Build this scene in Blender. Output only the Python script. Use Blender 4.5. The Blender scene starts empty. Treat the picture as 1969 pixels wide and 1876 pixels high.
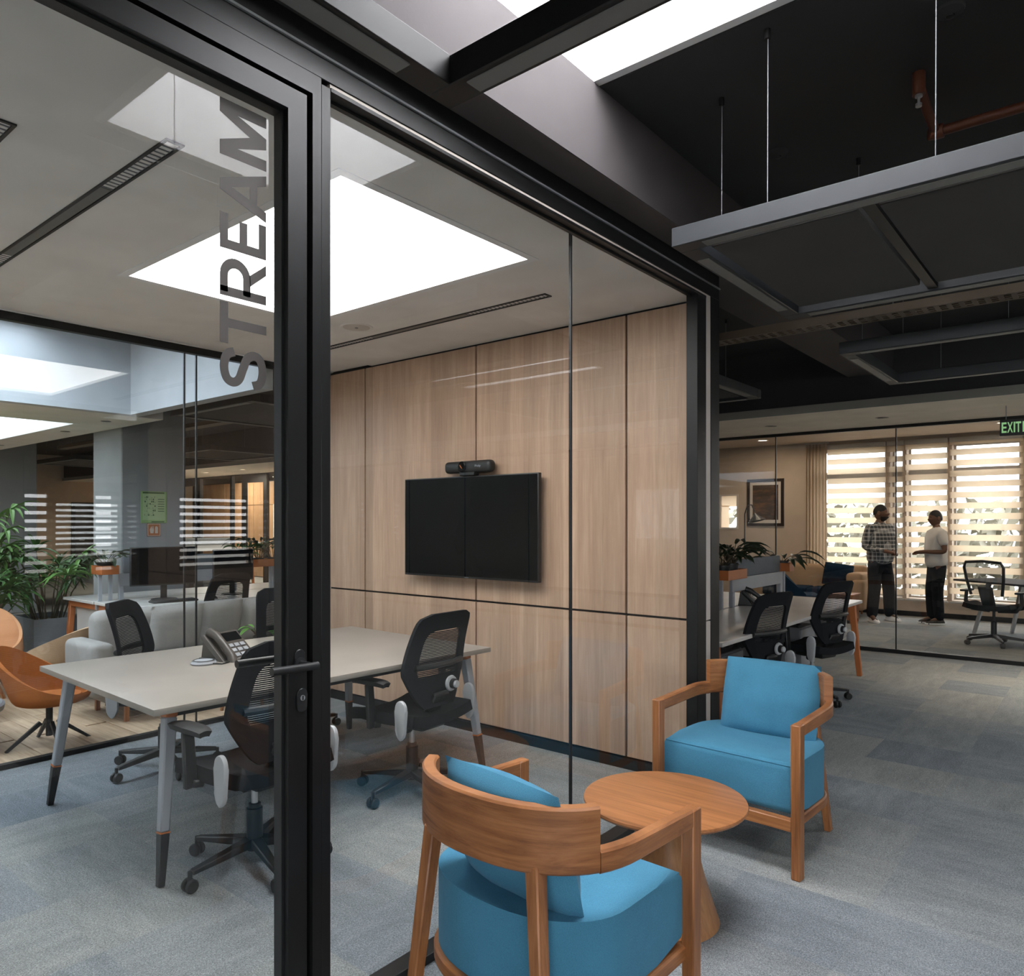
import bpy, bmesh, math, random
from mathutils import Vector as V, Matrix as M, noise
PI = math.pi
sc = bpy.context.scene
col = sc.collection
R = random.Random(7)

# ------------------------------------------------------------------ camera, world, lights, exposure
CAM_Z = 1.5
cam = bpy.data.cameras.new('camera'); camo = bpy.data.objects.new('camera', cam); col.objects.link(camo)
camo.location = (0, 0, CAM_Z); camo.rotation_euler = (PI/2, 0, math.radians(39.238))
cam.sensor_width = 36; cam.lens = 36*1421/1969; cam.shift_y = 66.5/1969; cam.clip_end = 200
sc.camera = camo
sc.view_settings.view_transform = 'Standard'; sc.view_settings.look = 'None'
sc.view_settings.gamma = 1; sc.view_settings.use_curve_mapping = False
sc.view_settings.exposure = 1.0
sc.cycles.use_denoising = True
sc.cycles.max_bounces = 10; sc.cycles.diffuse_bounces = 5; sc.cycles.glossy_bounces = 4
sc.cycles.transparent_max_bounces = 24; sc.cycles.transmission_bounces = 6
sc.cycles.caustics_reflective = False; sc.cycles.caustics_refractive = False
sc.cycles.sample_clamp_indirect = 6.0
W = bpy.data.worlds.new('overcast_sky'); sc.world = W; W.use_nodes = True
bg = W.node_tree.nodes['Background']; bg.inputs[0].default_value = (0.96, 0.97, 1.0, 1); bg.inputs[1].default_value = 4.5
SKY_CORRIDOR, SKY_ROOM, SKY_LOUNGE, FILL_OFFICE = 9.5, 5.3, 4.4, 3.0

def portal(name, loc, rot, sx, sy):      # tells the sampler where the window openings are; gives no light of its own
    l = bpy.data.lights.new(name, 'AREA'); l.shape = 'RECTANGLE'; l.size = sx; l.size_y = sy
    l.cycles.is_portal = True
    o = bpy.data.objects.new(name, l); col.objects.link(o); o.location = loc; o.rotation_euler = rot
portal('window_portal', (-1.9, 13.75, 1.5), (-PI/2, 0, 0), 8.4, 2.9)
portal('window_portal', (5.0, -4.35, 1.6), (PI/2, 0, 0), 9.4, 2.4)
portal('window_portal', (11.85, 7.1, 1.4), (0, PI/2, 0), 2.1, 5.4)

# ------------------------------------------------------------------ helpers
def lin(c):
    if isinstance(c, str):
        c = [int(c[i:i+2], 16)/255 for i in (0, 2, 4)]
        c = [x/12.92 if x <= .04045 else ((x+.055)/1.055)**2.4 for x in c]
    return (c[0], c[1], c[2], 1)

class N:
    """thin wrapper over a node tree"""
    def __init__(s, name):
        s.m = bpy.data.materials.new(name); s.m.use_nodes = True; s.t = s.m.node_tree
        s.b = s.t.nodes['Principled BSDF']; s.out = s.t.nodes['Material Output']
    def n(s, typ, **kw):
        x = s.t.nodes.new('ShaderNode'+typ)
        for k, v in kw.items():
            if k[0] == 'i' and k[1:].isdigit(): x.inputs[int(k[1:])].default_value = v
            elif k in x.inputs.keys(): x.inputs[k].default_value = v
            else: setattr(x, k, v)
        return x
    def l(s, a, b): s.t.links.new(a, b)
    def set(s, **kw):
        for k, v in kw.items(): s.b.inputs[k.replace('_', ' ')].default_value = v
    def coords(s, scale=(1, 1, 1), kind='Object', rot=(0, 0, 0)):
        tc = s.n('TexCoord'); mp = s.n('Mapping'); mp.inputs['Scale'].default_value = scale; mp.inputs['Rotation'].default_value = rot
        s.l(tc.outputs[kind], mp.inputs[0]); return mp.outputs[0]
    def ramp(s, fac, stops):
        r = s.n('ValToRGB'); e = r.color_ramp.elements
        while len(e) < len(stops): e.new(0.5)
        for i, (p, c) in enumerate(stops): e[i].position = p; e[i].color = lin(c)
        s.l(fac, r.inputs[0]); return r.outputs[0]
    def noise(s, vec, scale, detail=4, rough=.6):
        x = s.n('TexNoise'); x.inputs['Scale'].default_value = scale; x.inputs['Detail'].default_value = detail; x.inputs['Roughness'].default_value = rough
        if vec: s.l(vec, x.inputs['Vector'])
        return x.outputs['Fac']
    def mix(s, fac, a, b, blend='MIX'):
        x = s.n('Mix', data_type='RGBA', blend_type=blend)
        for inp, v in ((x.inputs[0], fac), (x.inputs[6], a), (x.inputs[7], b)):
            if hasattr(v, 'is_linked') or isinstance(v, bpy.types.NodeSocket): s.l(v, inp)
            elif isinstance(v, (int, float)): inp.default_value = v
            else: inp.default_value = lin(v)
        return x.outputs[2]
    def bump(s, h, strength=.2, dist=.01):
        x = s.n('Bump'); x.inputs['Strength'].default_value = strength; x.inputs['Distance'].default_value = dist
        s.l(h, x.inputs['Height']); s.l(x.outputs[0], s.b.inputs['Normal'])

def plain(name, c, rough=.5, metal=0, spec=.5, grain=0, gscale=60, coat=0):
    k = N(name); k.set(Roughness=rough, Metallic=metal); k.b.inputs['Specular IOR Level'].default_value = spec
    k.b.inputs['Base Color'].default_value = lin(c)
    v = k.coords()
    if grain:
        f = k.noise(v, gscale, 3); k.bump(f, grain, .004)
    f2 = k.noise(v, 3.0, 2)
    cc = k.ramp(f2, [(.3, tuple(x*.93 for x in lin(c)[:3])), (.7, tuple(min(1, x*1.05) for x in lin(c)[:3]))])
    k.l(cc, k.b.inputs['Base Color'])
    if coat: k.set(Coat_Weight=coat, Coat_Roughness=.1)
    return k.m

def wood(name, c1, c2, c3, axis, rough=.45, fine=1.0, strips=0):
    """grain runs along axis (0,1,2)"""
    k = N(name); s = [14*fine]*3
    for q in ((axis,) if axis < 3 else (0, 1)): s[q] = 1.1*fine if axis < 3 else 2.2*fine
    v = k.coords(tuple(s)); f = k.noise(v, 1.6, 6, .65)
    if axis == 3: f.node.inputs['Distortion'].default_value = .9
    s2 = [90*fine]*3
    for q in ((axis,) if axis < 3 else (0, 1)): s2[q] = 3*fine
    f2 = k.noise(k.coords(tuple(s2)), 1.0, 3, .7)
    a = k.ramp(f, [(.28, c1), (.5, c2), (.72, c3)])
    b = k.ramp(f2, [(.3, (.62, .58, .55)), (.62, (1.10, 1.10, 1.10))] if axis != 2 or fine > .85 else [(.3, (.80, .78, .76)), (.65, (1.06, 1.06, 1.06))])
    o = k.mix(.75, a, b, 'MULTIPLY')
    if strips:
        s3 = [0.0]*3
        for ax in range(3):
            if ax != axis: s3[ax] = strips
        tc = k.n('TexCoord'); mp = k.n('Mapping'); mp.inputs['Scale'].default_value = s3; k.l(tc.outputs['Object'], mp.inputs[0])
        fl = k.n('VectorMath', operation='FLOOR'); k.l(mp.outputs[0], fl.inputs[0])
        wn = k.n('TexWhiteNoise', noise_dimensions='3D'); k.l(fl.outputs[0], wn.inputs['Vector'])
        st = k.ramp(wn.outputs['Value'], [(0, (.80, .79, .78)), (1, (1.1, 1.1, 1.1))])
        o = k.mix(.8, o, st, 'MULTIPLY')
    k.l(o, k.b.inputs['Base Color']); k.set(Roughness=rough)
    k.bump(f2, .08, .002)
    return k.m

def fabric(name, c, scale=350, amt=.35, var=.12, sheen=.0):
    k = N(name); v = k.coords()
    f = k.noise(v, scale, 2, .8); g = k.noise(v, 5, 3)
    L = lin(c)[:3]
    a = k.ramp(f, [(.3, tuple(x*(1-var*1.6) for x in L)), (.7, tuple(min(1, x*(1+var*1.6)) for x in L))])
    b = k.ramp(g, [(.3, (.9, .9, .9)), (.7, (1.07, 1.07, 1.07))])
    k.l(k.mix(.8, a, b, 'MULTIPLY'), k.b.inputs['Base Color']); k.set(Roughness=.95, Sheen_Weight=sheen)
    k.b.inputs['Specular IOR Level'].default_value = .15
    k.bump(f, amt, .003)
    return k.m

def glass(name, tint=(.93, .95, .95), strength=1.35, haze=0.0):
    """architectural pane: lets light straight through, mirrors by angle on the side it is seen from"""
    k = N(name); k.t.nodes.remove(k.b)
    fr = k.n('Fresnel'); fr.inputs[0].default_value = 1.5
    ge = k.n('NewGeometry'); inv = k.n('Math', operation='SUBTRACT'); inv.inputs[0].default_value = 1; k.l(ge.outputs['Backfacing'], inv.inputs[1])
    mu = k.n('Math', operation='MULTIPLY'); k.l(fr.outputs[0], mu.inputs[0]); k.l(inv.outputs[0], mu.inputs[1])
    m2 = k.n('Math', operation='MULTIPLY', use_clamp=True); k.l(mu.outputs[0], m2.inputs[0]); m2.inputs[1].default_value = strength
    tr = k.n('BsdfTransparent'); tr.inputs[0].default_value = (*[math.sqrt(x) for x in tint], 1)
    gl = k.n('BsdfGlossy'); gl.inputs['Roughness'].default_value = .0; gl.inputs[0].default_value = (1, 1, 1, 1)
    mx = k.n('MixShader'); k.l(m2.outputs[0], mx.inputs[0]); k.l(tr.outputs[0], mx.inputs[1]); k.l(gl.outputs[0], mx.inputs[2])
    k.l(mx.outputs[0], k.out.inputs[0]); return k.m

def glow(name, c, strength):
    k = N(name); k.b.inputs['Base Color'].default_value = lin(c)
    k.b.inputs['Emission Color'].default_value = lin(c); k.b.inputs['Emission Strength'].default_value = strength
    return k.m

class B:
    def __init__(s): s.bm = bmesh.new()
    def _bev(s, vs, bev, seg):
        if bev:
            es = list({e for v in vs for e in v.link_edges})
            bmesh.ops.bevel(s.bm, geom=es, offset=bev, segments=seg, affect='EDGES', profile=.5, clamp_overlap=True)
    def box(s, x0, y0, z0, x1, y1, z1, bev=0, seg=2):
        m = M.Translation(((x0+x1)/2, (y0+y1)/2, (z0+z1)/2)) @ M.Diagonal((abs(x1-x0), abs(y1-y0), abs(z1-z0), 1))
        r = bmesh.ops.create_cube(s.bm, size=1, matrix=m); s._bev(r['verts'], bev, seg); return s
    def bar(s, p, q, w, h, w1=None, h1=None, up=(0, 0, 1), bev=0, seg=1):
        p, q = V(p), V(q); d = (q-p).normalized(); u = V(up)
        if abs(d.dot(u)) > .97: u = V((0, 1, 0)) if abs(d.y) < .9 else V((1, 0, 0))
        a = d.cross(u).normalized(); b = a.cross(d).normalized()
        w1 = w if w1 is None else w1; h1 = h if h1 is None else h1
        vs = [s.bm.verts.new(o + a*sx*ww/2 + b*sy*hh/2) for o, ww, hh in ((p, w, h), (q, w1, h1)) for sx, sy in ((-1, -1), (1, -1), (1, 1), (-1, 1))]
        for f in ((3, 2, 1, 0), (4, 5, 6, 7), (0, 1, 5, 4), (1, 2, 6, 5), (2, 3, 7, 6), (3, 0, 4, 7)): s.bm.faces.new([vs[i] for i in f])
        s._bev(vs, bev, seg); return s
    def tube(s, pts, r, n=8, closed=False, flat=1.0):
        pts = [V(p) for p in pts]; k = len(pts); rings = []; prev = None
        for i, p in enumerate(pts):
            if closed: d = pts[(i+1) % k]-pts[i-1]
            else: d = pts[min(i+1, k-1)]-pts[max(i-1, 0)]
            d.normalize()
            if prev is None:
                a = d.orthogonal().normalized() if abs(d.z) > .9 else d.cross(V((0, 0, 1))).normalized()
            else:
                a = (prev - d*prev.dot(d)).normalized()
            prev = a; b = d.cross(a); rr = r[i] if isinstance(r, (list, tuple)) else r
            rings.append([s.bm.verts.new(p + a*math.cos(2*PI*j/n)*rr + b*math.sin(2*PI*j/n)*rr*flat) for j in range(n)])
        for i in range(k if closed else k-1):
            A, C = rings[i], rings[(i+1) % k]
            for j in range(n): s.bm.faces.new((A[j], A[(j+1) % n], C[(j+1) % n], C[j]))
        if not closed: s.bm.faces.new(rings[0][::-1]); s.bm.faces.new(rings[-1])
        return s
    def lathe(s, prof, n=24, c=(0, 0, 0), rot=None):
        c = V(c); rings = []
        def tr(v): return c + (rot @ v if rot else v)
        for r, z in prof:
            if r < 1e-6: rings.append([s.bm.verts.new(tr(V((0, 0, z))))])
            else: rings.append([s.bm.verts.new(tr(V((r*math.cos(2*PI*j/n), r*math.sin(2*PI*j/n), z)))) for j in range(n)])
        for A, C in zip(rings, rings[1:]):
            for j in range(n):
                a0, a1 = A[j % len(A)], A[(j+1) % n % len(A)]; c0, c1 = C[j % len(C)], C[(j+1) % n % len(C)]
                f = [a0, a1, c1, c0]; u = []
                for v in f:
                    if v not in u: u.append(v)
                if len(u) > 2: s.bm.faces.new(u)
        if len(rings[0]) > 1: s.bm.faces.new(rings[0][::-1])
        if len(rings[-1]) > 1: s.bm.faces.new(rings[-1])
        return s
    def prism(s, pts, off, bev=0, seg=2):
        off = V(off); a = [s.bm.verts.new(V(p)) for p in pts]; b = [s.bm.verts.new(V(p)+off) for p in pts]
        n = len(a); s.bm.faces.new(a[::-1]); s.bm.faces.new(b)
        for i in range(n): s.bm.faces.new((a[i], a[(i+1) % n], b[(i+1) % n], b[i]))
        if bev:
            es = [e for v in a for e in v.link_edges if e.other_vert(v) in a] + [e for v in b for e in v.link_edges if e.other_vert(v) in b]
            bmesh.ops.bevel(s.bm, geom=list(set(es)), offset=bev, segments=seg, affect='EDGES', profile=.5, clamp_overlap=True)
        return s
    def sheet(s, f, nu, nv, th=0, cu=False):
        """grid of points f(u,v); th gives it thickness along the local normal"""
        P = [[V(f(i/(nu if cu else nu), j/nv)) for j in range(nv+1)] for i in range(nu + (0 if cu else 1))]
        nI = len(P)
        def nrm(i, j):
            i0, i1 = max(i-1, 0), min(i+1, nI-1); j0, j1 = max(j-1, 0), min(j+1, nv)
            n = (P[i1][j]-P[i0][j]).cross(P[i][j1]-P[i][j0]); return n.normalized() if n.length else V((0, 0, 1))
        A = [[s.bm.verts.new(P[i][j]) for j in range(nv+1)] for i in range(nI)]
        if th: C = [[s.bm.verts.new(P[i][j]-nrm(i, j)*th) for j in range(nv+1)] for i in range(nI)]
        for i in range(nI-1):
            for j in range(nv):
                s.bm.faces.new((A[i][j], A[i+1][j], A[i+1][j+1], A[i][j+1]))
                if th: s.bm.faces.new((C[i][j+1], C[i+1][j+1], C[i+1][j], C[i][j]))
        if th:
            for i in range(nI-1):
                s.bm.faces.new((A[i+1][0], A[i][0], C[i][0], C[i+1][0])); s.bm.faces.new((A[i][nv], A[i+1][nv], C[i+1][nv], C[i][nv]))
            for j in range(nv):
                s.bm.faces.new((A[0][j], A[0][j+1], C[0][j+1], C[0][j])); s.bm.faces.new((A[nI-1][j+1], A[nI-1][j], C[nI-1][j], C[nI-1][j+1]))
        return s
    def slab(s, ax, us, vs, t0, t1, holes=()):
        """rectangular plate with rectangular holes; ax is the thickness axis, holes are (u0,u1,v0,v1)"""
        U = sorted({*us, *[h[0] for h in holes], *[h[1] for h in holes]}); Q = sorted({*vs, *[h[2] for h in holes], *[h[3] for h in holes]})
        U = [u for u in U if us[0] <= u <= us[1]]; Q = [v for v in Q if vs[0] <= v <= vs[1]]
        cache = {}
        def P(i, j, t):
            if (i, j, t) not in cache:
                u, v = U[i], Q[j]; c = {0: (t, u, v), 1: (u, t, v), 2: (u, v, t)}[ax]; cache[i, j, t] = s.bm.verts.new(c)
            return cache[i, j, t]
        def solid(i, j):
            if not (0 <= i < len(U)-1 and 0 <= j < len(Q)-1): return False
            u, v = (U[i]+U[i+1])/2, (Q[j]+Q[j+1])/2
            return not any(h[0] < u < h[1] and h[2] < v < h[3] for h in holes)
        for i in range(len(U)-1):
            for j in range(len(Q)-1):
                if not solid(i, j): continue
                s.bm.faces.new((P(i, j, t0), P(i, j+1, t0), P(i+1, j+1, t0), P(i+1, j, t0))); s.bm.faces.new((P(i, j, t1), P(i+1, j, t1), P(i+1, j+1, t1), P(i, j+1, t1)))
                if not solid(i-1, j): s.bm.faces.new((P(i, j, t0), P(i, j, t1), P(i, j+1, t1), P(i, j+1, t0)))
                if not solid(i+1, j): s.bm.faces.new((P(i+1, j, t0), P(i+1, j+1, t0), P(i+1, j+1, t1), P(i+1, j, t1)))
                if not solid(i, j-1): s.bm.faces.new((P(i, j, t0), P(i+1, j, t0), P(i+1, j, t1), P(i, j, t1)))
                if not solid(i, j+1): s.bm.faces.new((P(i, j+1, t0), P(i, j+1, t1), P(i+1, j+1, t1), P(i+1, j+1, t0)))
        return s
    def mesh(s, name, smooth=True, ang=40):
        bmesh.ops.recalc_face_normals(s.bm, faces=s.bm.faces)
        me = bpy.data.meshes.new(name); s.bm.to_mesh(me); s.bm.free()
        if smooth:
            for p in me.polygons: p.use_smooth = True
            me.set_sharp_from_angle(angle=math.radians(ang))
        return me

def obj(name, b, m, parent=None, **kw):
    me = b.mesh(name) if isinstance(b, B) else b
    if m is not None: me.materials.clear(); me.materials.append(m)
    o = bpy.data.objects.new(name, me); col.objects.link(o); o.parent = parent
    for k, v in kw.items(): o[k] = v
    return o
def thing(name, label, cat, loc=(0, 0, 0), rz=0, group=None):
    o = bpy.data.objects.new(name, None); col.objects.link(o); o.location = loc; o.rotation_euler = (0, 0, rz)
    o.empty_display_size = .1; o['label'] = label; o['category'] = cat
    if group: o['group'] = group
    return o
def struct(name, b, m, parent=None): return obj(name, b, m, parent, **({} if parent else {'kind': 'structure'}))
def kids(o): return [c for c in bpy.data.objects if c.parent == o]
def dup(o, loc=None, rz=None, label=None, parent=None, tree=None):
    if tree is None:
        tree = {}
        for c in bpy.data.objects:
            if c.parent: tree.setdefault(c.parent, []).append(c)
    n = o.copy(); col.objects.link(n)
    if parent is not None: n.parent = parent
    for c in tree.get(o, []): dup(c, parent=n, tree=tree)
    if loc is not None: n.location = loc
    if rz is not None: n.rotation_euler = (0, 0, rz)
    if label: n['label'] = label
    return n

# ------------------------------------------------------------------ materials
m_black = plain('black_aluminium', (.0085, .0085, .009), .42, .0, .35)
m_dark = plain('dark_paint', (.034, .034, .036), .8)
m_panel = plain('dark_felt', (.055, .052, .050), .95, grain=.2, gscale=300)
m_pbar = plain('pendant_grey_paint', (.019, .022, .026), .5)
m_diff = plain('unlit_diffuser', (.17, .17, .165), .5)
m_concrete = plain('grey_brown_concrete', (.105, .090, .085), .9, grain=.1, gscale=20)
m_beam_face = plain('mauve_beam_face_darkened', (.058, .051, .052), .9, grain=.1, gscale=20)
m_white = plain('white_paint', (.82, .80, .77), .85)
m_cool = plain('pale_blue_grey_paint', (.50, .53, .56), .85)
m_well = plain('white_well_paint', (.85, .85, .85), .8)
m_beige = plain('beige_paint', (.52, .42, .33), .85)
m_strip = plain('beige_strip', (.62, .56, .50), .6)
m_col = plain('grey_concrete', (.30, .32, .34), .85, grain=.15, gscale=12)
m_greyw = plain('grey_fascia', (.25, .24, .22), .85)
m_silver = plain('silver_plastic', (.45, .46, .47), .38, .0)
m_steel = plain('brushed_steel', (.55, .56, .57), .3, .9)
m_bplast = plain('black_plastic', (.014, .015, .016), .45)
m_bfab = fabric('black_mesh_fabric', (.014, .015, .017), 400, .3)
m_rubber = plain('black_rubber', (.010, .010, .010), .6)
m_orange = plain('orange_paint', (.42, .13, .035), .5)
m_top = plain('cream_laminate', (.31, .278, .243), .32, spec=.4)
m_dtop = plain('pale_desk_laminate', (.56, .54, .51), .35)
m_grey = plain('grey_metal', (.22, .225, .235), .5)
m_lgrey = plain('light_grey_metal', (.33, .35, .38), .5)
m_felt = fabric('grey_felt', (.16, .175, .19), 200)
m_blue = fabric('blue_wool', (.063, .222, .345), 420, .35, .10, .05)
m_navy = fabric('navy_fabric', (.012, .032, .060), 250)
m_sofa = fabric('grey_sofa_fabric', (.30, .285, .27), 250)
m_cush = fabric('pale_grey_cushion', (.36, .345, .33), 250)
m_tan = fabric('tan_fabric', (.40, .27, .17), 250)
m_ofab = fabric('burnt_orange_fabric', (.36, .115, .03), 250)
m_wall_wood = wood('laminate_wood', 'ad8d78', 'b99a82', 'c4a78f', 2, .5, .8, strips=9.0)
m_wh = wood('oak_horizontal', (.18, .066, .021), (.325, .128, .044), (.415, .178, .069), 0, .42)
m_wy = wood('oak_depth', (.18, .066, .021), (.325, .128, .044), (.415, .178, .069), 1, .42)
m_wr = wood('oak_bent', (.15, .052, .016), (.31, .122, .042), (.41, .175, .068), 3, .42)
m_wv = wood('oak_upright', (.18, .066, .021), (.325, .128, .044), (.415, .178, .069), 2, .42)
m_plank = wood('pale_floor_plank', (.32, .22, .14), (.45, .33, .22), (.56, .42, .29), 0, .45)
m_glass = glass('clear_pane')
m_screen = plain('tv_screen', (.003, .004, .005), .25, 0, .10)
m_leaf = plain('green_leaf', (.045, .13, .028), .45)
m_leaf2 = plain('bright_leaf', (.11, .26, .05), .45)
m_leafd = plain('dark_leaf', (.020, .036, .016), .4)
m_stem = plain('brown_stem', (.07, .055, .03), .7)
m_skin = plain('brown_skin', (.13, .062, .035), .6)
m_hair = plain('black_hair', (.008, .007, .006), .7)
m_trouser = fabric('dark_trousers', (.012, .014, .018), 300)
m_polo = fabric('white_polo', (.62, .60, .57), 300)

def carpet(name):
    k = N(name); v = k.coords((1, 1, 1)); oi = k.n('ObjectInfo')
    loc = k.n('VectorMath', operation='ADD'); k.l(v, loc.inputs[0]); 
    sc_ = k.n('VectorMath', operation='SCALE'); k.l(oi.outputs['Location'], sc_.inputs[0]); sc_.inputs['Scale'].default_value = 3.7; k.l(sc_.outputs[0], loc.inputs[1])
    mp = k.n('Mapping'); mp.inputs['Scale'].default_value = (1.6, 6, 1); k.l(loc.outputs[0], mp.inputs[0])
    f = k.noise(mp.outputs[0], 1.6, 5, .7); g = k.noise(loc.outputs[0], 160, 2, .8); h = k.noise(loc.outputs[0], 420, 2, .8)
    a = k.ramp(f, [(.25, (.20, .215, .225)), (.5, (.25, .268, .28)), (.75, (.31, .325, .335))])
    b = k.ramp(oi.outputs['Random'], [(0, (.76, .80, .86)), (.5, (.95, .96, .97)), (1, (1.12, 1.08, 1.02))])
    c = k.ramp(g, [(.3, (.45, .45, .45)), (.7, (1.5, 1.5, 1.5))]); c2 = k.ramp(h, [(.3, (.4, .4, .4)), (.7, (1.6, 1.6, 1.6))])
    o = k.mix(1, k.mix(.9, k.mix(.7, a, c, 'MULTIPLY'), c2, 'MULTIPLY'), b, 'MULTIPLY')
    k.l(o, k.b.inputs['Base Color']); k.set(Roughness=1.0); k.b.inputs['Specular IOR Level'].default_value = .1
    k.bump(g, .5, .006); return k.m
m_carpet = carpet('grey_carpet')
def blindmat(name, c):
    k = N(name); k.t.nodes.remove(k.b)
    v = k.coords(); f = k.noise(v, 180, 2)
    cc = k.ramp(f, [(.3, tuple(x*.95 for x in c)), (.7, c)])
    d = k.n('BsdfDiffuse'); t = k.n('BsdfTranslucent'); k.l(cc, d.inputs[0]); k.l(cc, t.inputs[0])
    mx = k.n('MixShader'); mx.inputs[0].default_value = .8; k.l(d.outputs[0], mx.inputs[1]); k.l(t.outputs[0], mx.inputs[2]); k.l(mx.outputs[0], k.out.inputs[0]); return k.m
m_band = blindmat('blind_band_fabric', (.80, .71, .60))
m_band2 = plain('grey_blind_fabric', (.10, .10, .10), .9)
m_curt = blindmat('sheer_curtain', (.62, .53, .43))
def plaid():
    k = N('plaid_shirt_fabric'); v = k.coords()
    def stripes(axis, sc, lo):
        s = k.n('SeparateXYZ'); k.l(v, s.inputs[0]); m = k.n('Math', operation='MULTIPLY'); m.inputs[1].default_value = sc; k.l(s.outputs[axis], m.inputs[0])
        f = k.n('Math', operation='FRACT'); k.l(m.outputs[0], f.inputs[0]); g = k.n('Math', operation='GREATER_THAN'); g.inputs[1].default_value = lo; k.l(f.outputs[0], g.inputs[0]); return g.outputs[0]
    a = k.mix(stripes(2, 17, .72), (.045, .05, .055), (.32, .31, .30)); b = k.mix(stripes(0, 17, .72), (0, 0, 0), (.20, .20, .19)); c2 = k.mix(stripes(1, 17, .72), (0, 0, 0), (.20, .20, .19))
    k.l(k.mix(1, k.mix(.6, a, b, 'ADD'), c2, 'ADD'), k.b.inputs['Base Color']); k.set(Roughness=.9); return k.m
m_plaid = plaid()
# ------------------------------------------------------------------ the setting
PX = -1.80            # front face of the glazed partition
BX = -5.24            # glazed back of the meeting room
fl = struct('floor', B().slab(2, (-24, 11.9), (-6, 14), -.12, -.004), m_carpet)
tb = B().box(-.2499, -.2499, -.002, .2499, .2499, .002).mesh('carpet_tile'); tb.materials.append(m_carpet)
cnt = 0
for j in range(24):
    for i in range(13):
        x, y = -4.99+.5*i, .35+.5*j
        if x > -1.9 and abs((x*-.774+y*-.633)) < 0: continue
        d = -.6326*x+.7745*y; l = .7745*x+.6326*y
        if d < .9 or abs(l) > d*.72+.6 or (x < -3 and y > 4.2 and y < 9): continue
        o = bpy.data.objects.new('carpet_tile', tb); col.objects.link(o); o.parent = fl
        o.location = (x, y, -.002); o.rotation_euler = (0, 0, R.choice((0, PI/2, PI, -PI/2))); cnt += 1
fl2 = struct('floor', B().slab(2, (-13.6, BX-.03), (-3.5, 3.3), -.004, 0.0), m_plank)
pb = B().box(-.595, -.0735, 0, .595, .0735, .007, .002, 1).mesh('plank'); pb.materials.append(m_plank)
for j in range(17):
    for i in range(3):
        x = -5.87-1.2*i-(.6 if j % 2 else 0)*(1 if i < 3 else 0); y = .35+.15*j
        if x > BX-.6: continue
        o = bpy.data.objects.new('plank', pb); col.objects.link(o); o.parent = fl2; o.location = (x, y, 0)

SLAB = 3.30
CORR = (-1.65, -.20, 1.42, 2.55); ROOM = (-3.95, -2.205, 1.705, 2.82); LNG = (-7.45, -5.45, -2.6, 2.4); FILL_WELLS = [(2.0, 4.2, -1.0, 1.2), (.95, 3.0, 5.4, 7.3)]
ce = struct('ceiling', B().slab(2, (-24, 11.9), (-6, 14), SLAB, SLAB+.12, [(h[0]-.05, h[1]+.05, h[2]-.05, h[3]+.05) for h in [CORR, ROOM, LNG]+FILL_WELLS]), m_dark)
def skylight(n, r, z0, z1, mat_well, em):
    w = struct('window_%d' % n, B().slab(2, r[:2], r[2:], z1, z1+.02), em)
    th = .04
    b = B().slab(2, (r[0]-th, r[1]+th), (r[2]-th, r[3]+th), z0, z1, [r]); obj('well_lining', b, mat_well, w)
    return w
em = glow('skylit_opal_glass', (.97, .975, 1.0), SKY_CORRIDOR)
skylight(1, CORR, SLAB+.001, 4.0, m_well, em)
skylight(2, ROOM, 2.774, 2.80, m_well, glow('skylit_opal_glass_room', (1.0, .985, .96), SKY_ROOM))
skylight(3, LNG, SLAB+.001, 3.75, m_well, glow('skylit_opal_glass_lounge', (.80, .90, 1.0), SKY_LOUNGE))
eo = glow('added_fill_panel_office', (.95, .975, 1.0), FILL_OFFICE)
for q, r in enumerate(FILL_WELLS): skylight(4+q, r, SLAB+.001, 3.9, m_well, eo)  # unseen skylights added to brighten the office floor and bounce onto the soffit

# meeting room ceiling: main plane, then a pocket strip along the back glass
struct('ceiling', B().slab(2, (-4.70, -1.87), (-2.2, 3.945), 2.777, 2.86, [(ROOM[0]-.02, ROOM[1]+.02, ROOM[2]-.02, ROOM[3]+.02)]), m_white)
struct('ceiling', B().slab(2, (BX-.03, -4.70), (-2.2, 3.945), 2.79, 2.87), m_white)
struct('wall_near', B().slab(1, (BX-.05, -1.80), (0, 2.94), -2.3, -2.2), m_white)
# concrete downstand beam over the partition, running on past it
struct('trim_1', B().box(-2.06, -5.9, 2.945, -1.652, 13.0, SLAB-.002), m_concrete)

struct('trim_4', B().box(-1.6519, -3.9, 2.946, -1.648, 13.0, SLAB-.003), m_beam_face)  # separate skin on the beam face, colour darkened to offset the strong skylight
# timber lined end wall
wb = struct('wall_back', B().slab(1, (BX, -1.88), (0, 2.94), 3.95, 4.115), m_black)
XS = [BX, -4.764, -3.543, -2.311, -1.868]; ZS = [.068, .940, 2.770]
for a, b_ in zip(XS, XS[1:]):
    for c, d in zip(ZS, ZS[1:]):
        obj('panel', B().box(a+.007, 3.930, c+.007, b_-.007, 3.9505, d-.007, .002, 1), m_wall_wood, wb)
obj('rear_lining', B().slab(1, (BX, -1.88), (0, 2.94), 4.115, 4.125), m_dark, wb)
struct('baseboard_back', B().slab(1, (BX, -1.885), (0, .062), 3.924, 3.949), m_black)

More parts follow.
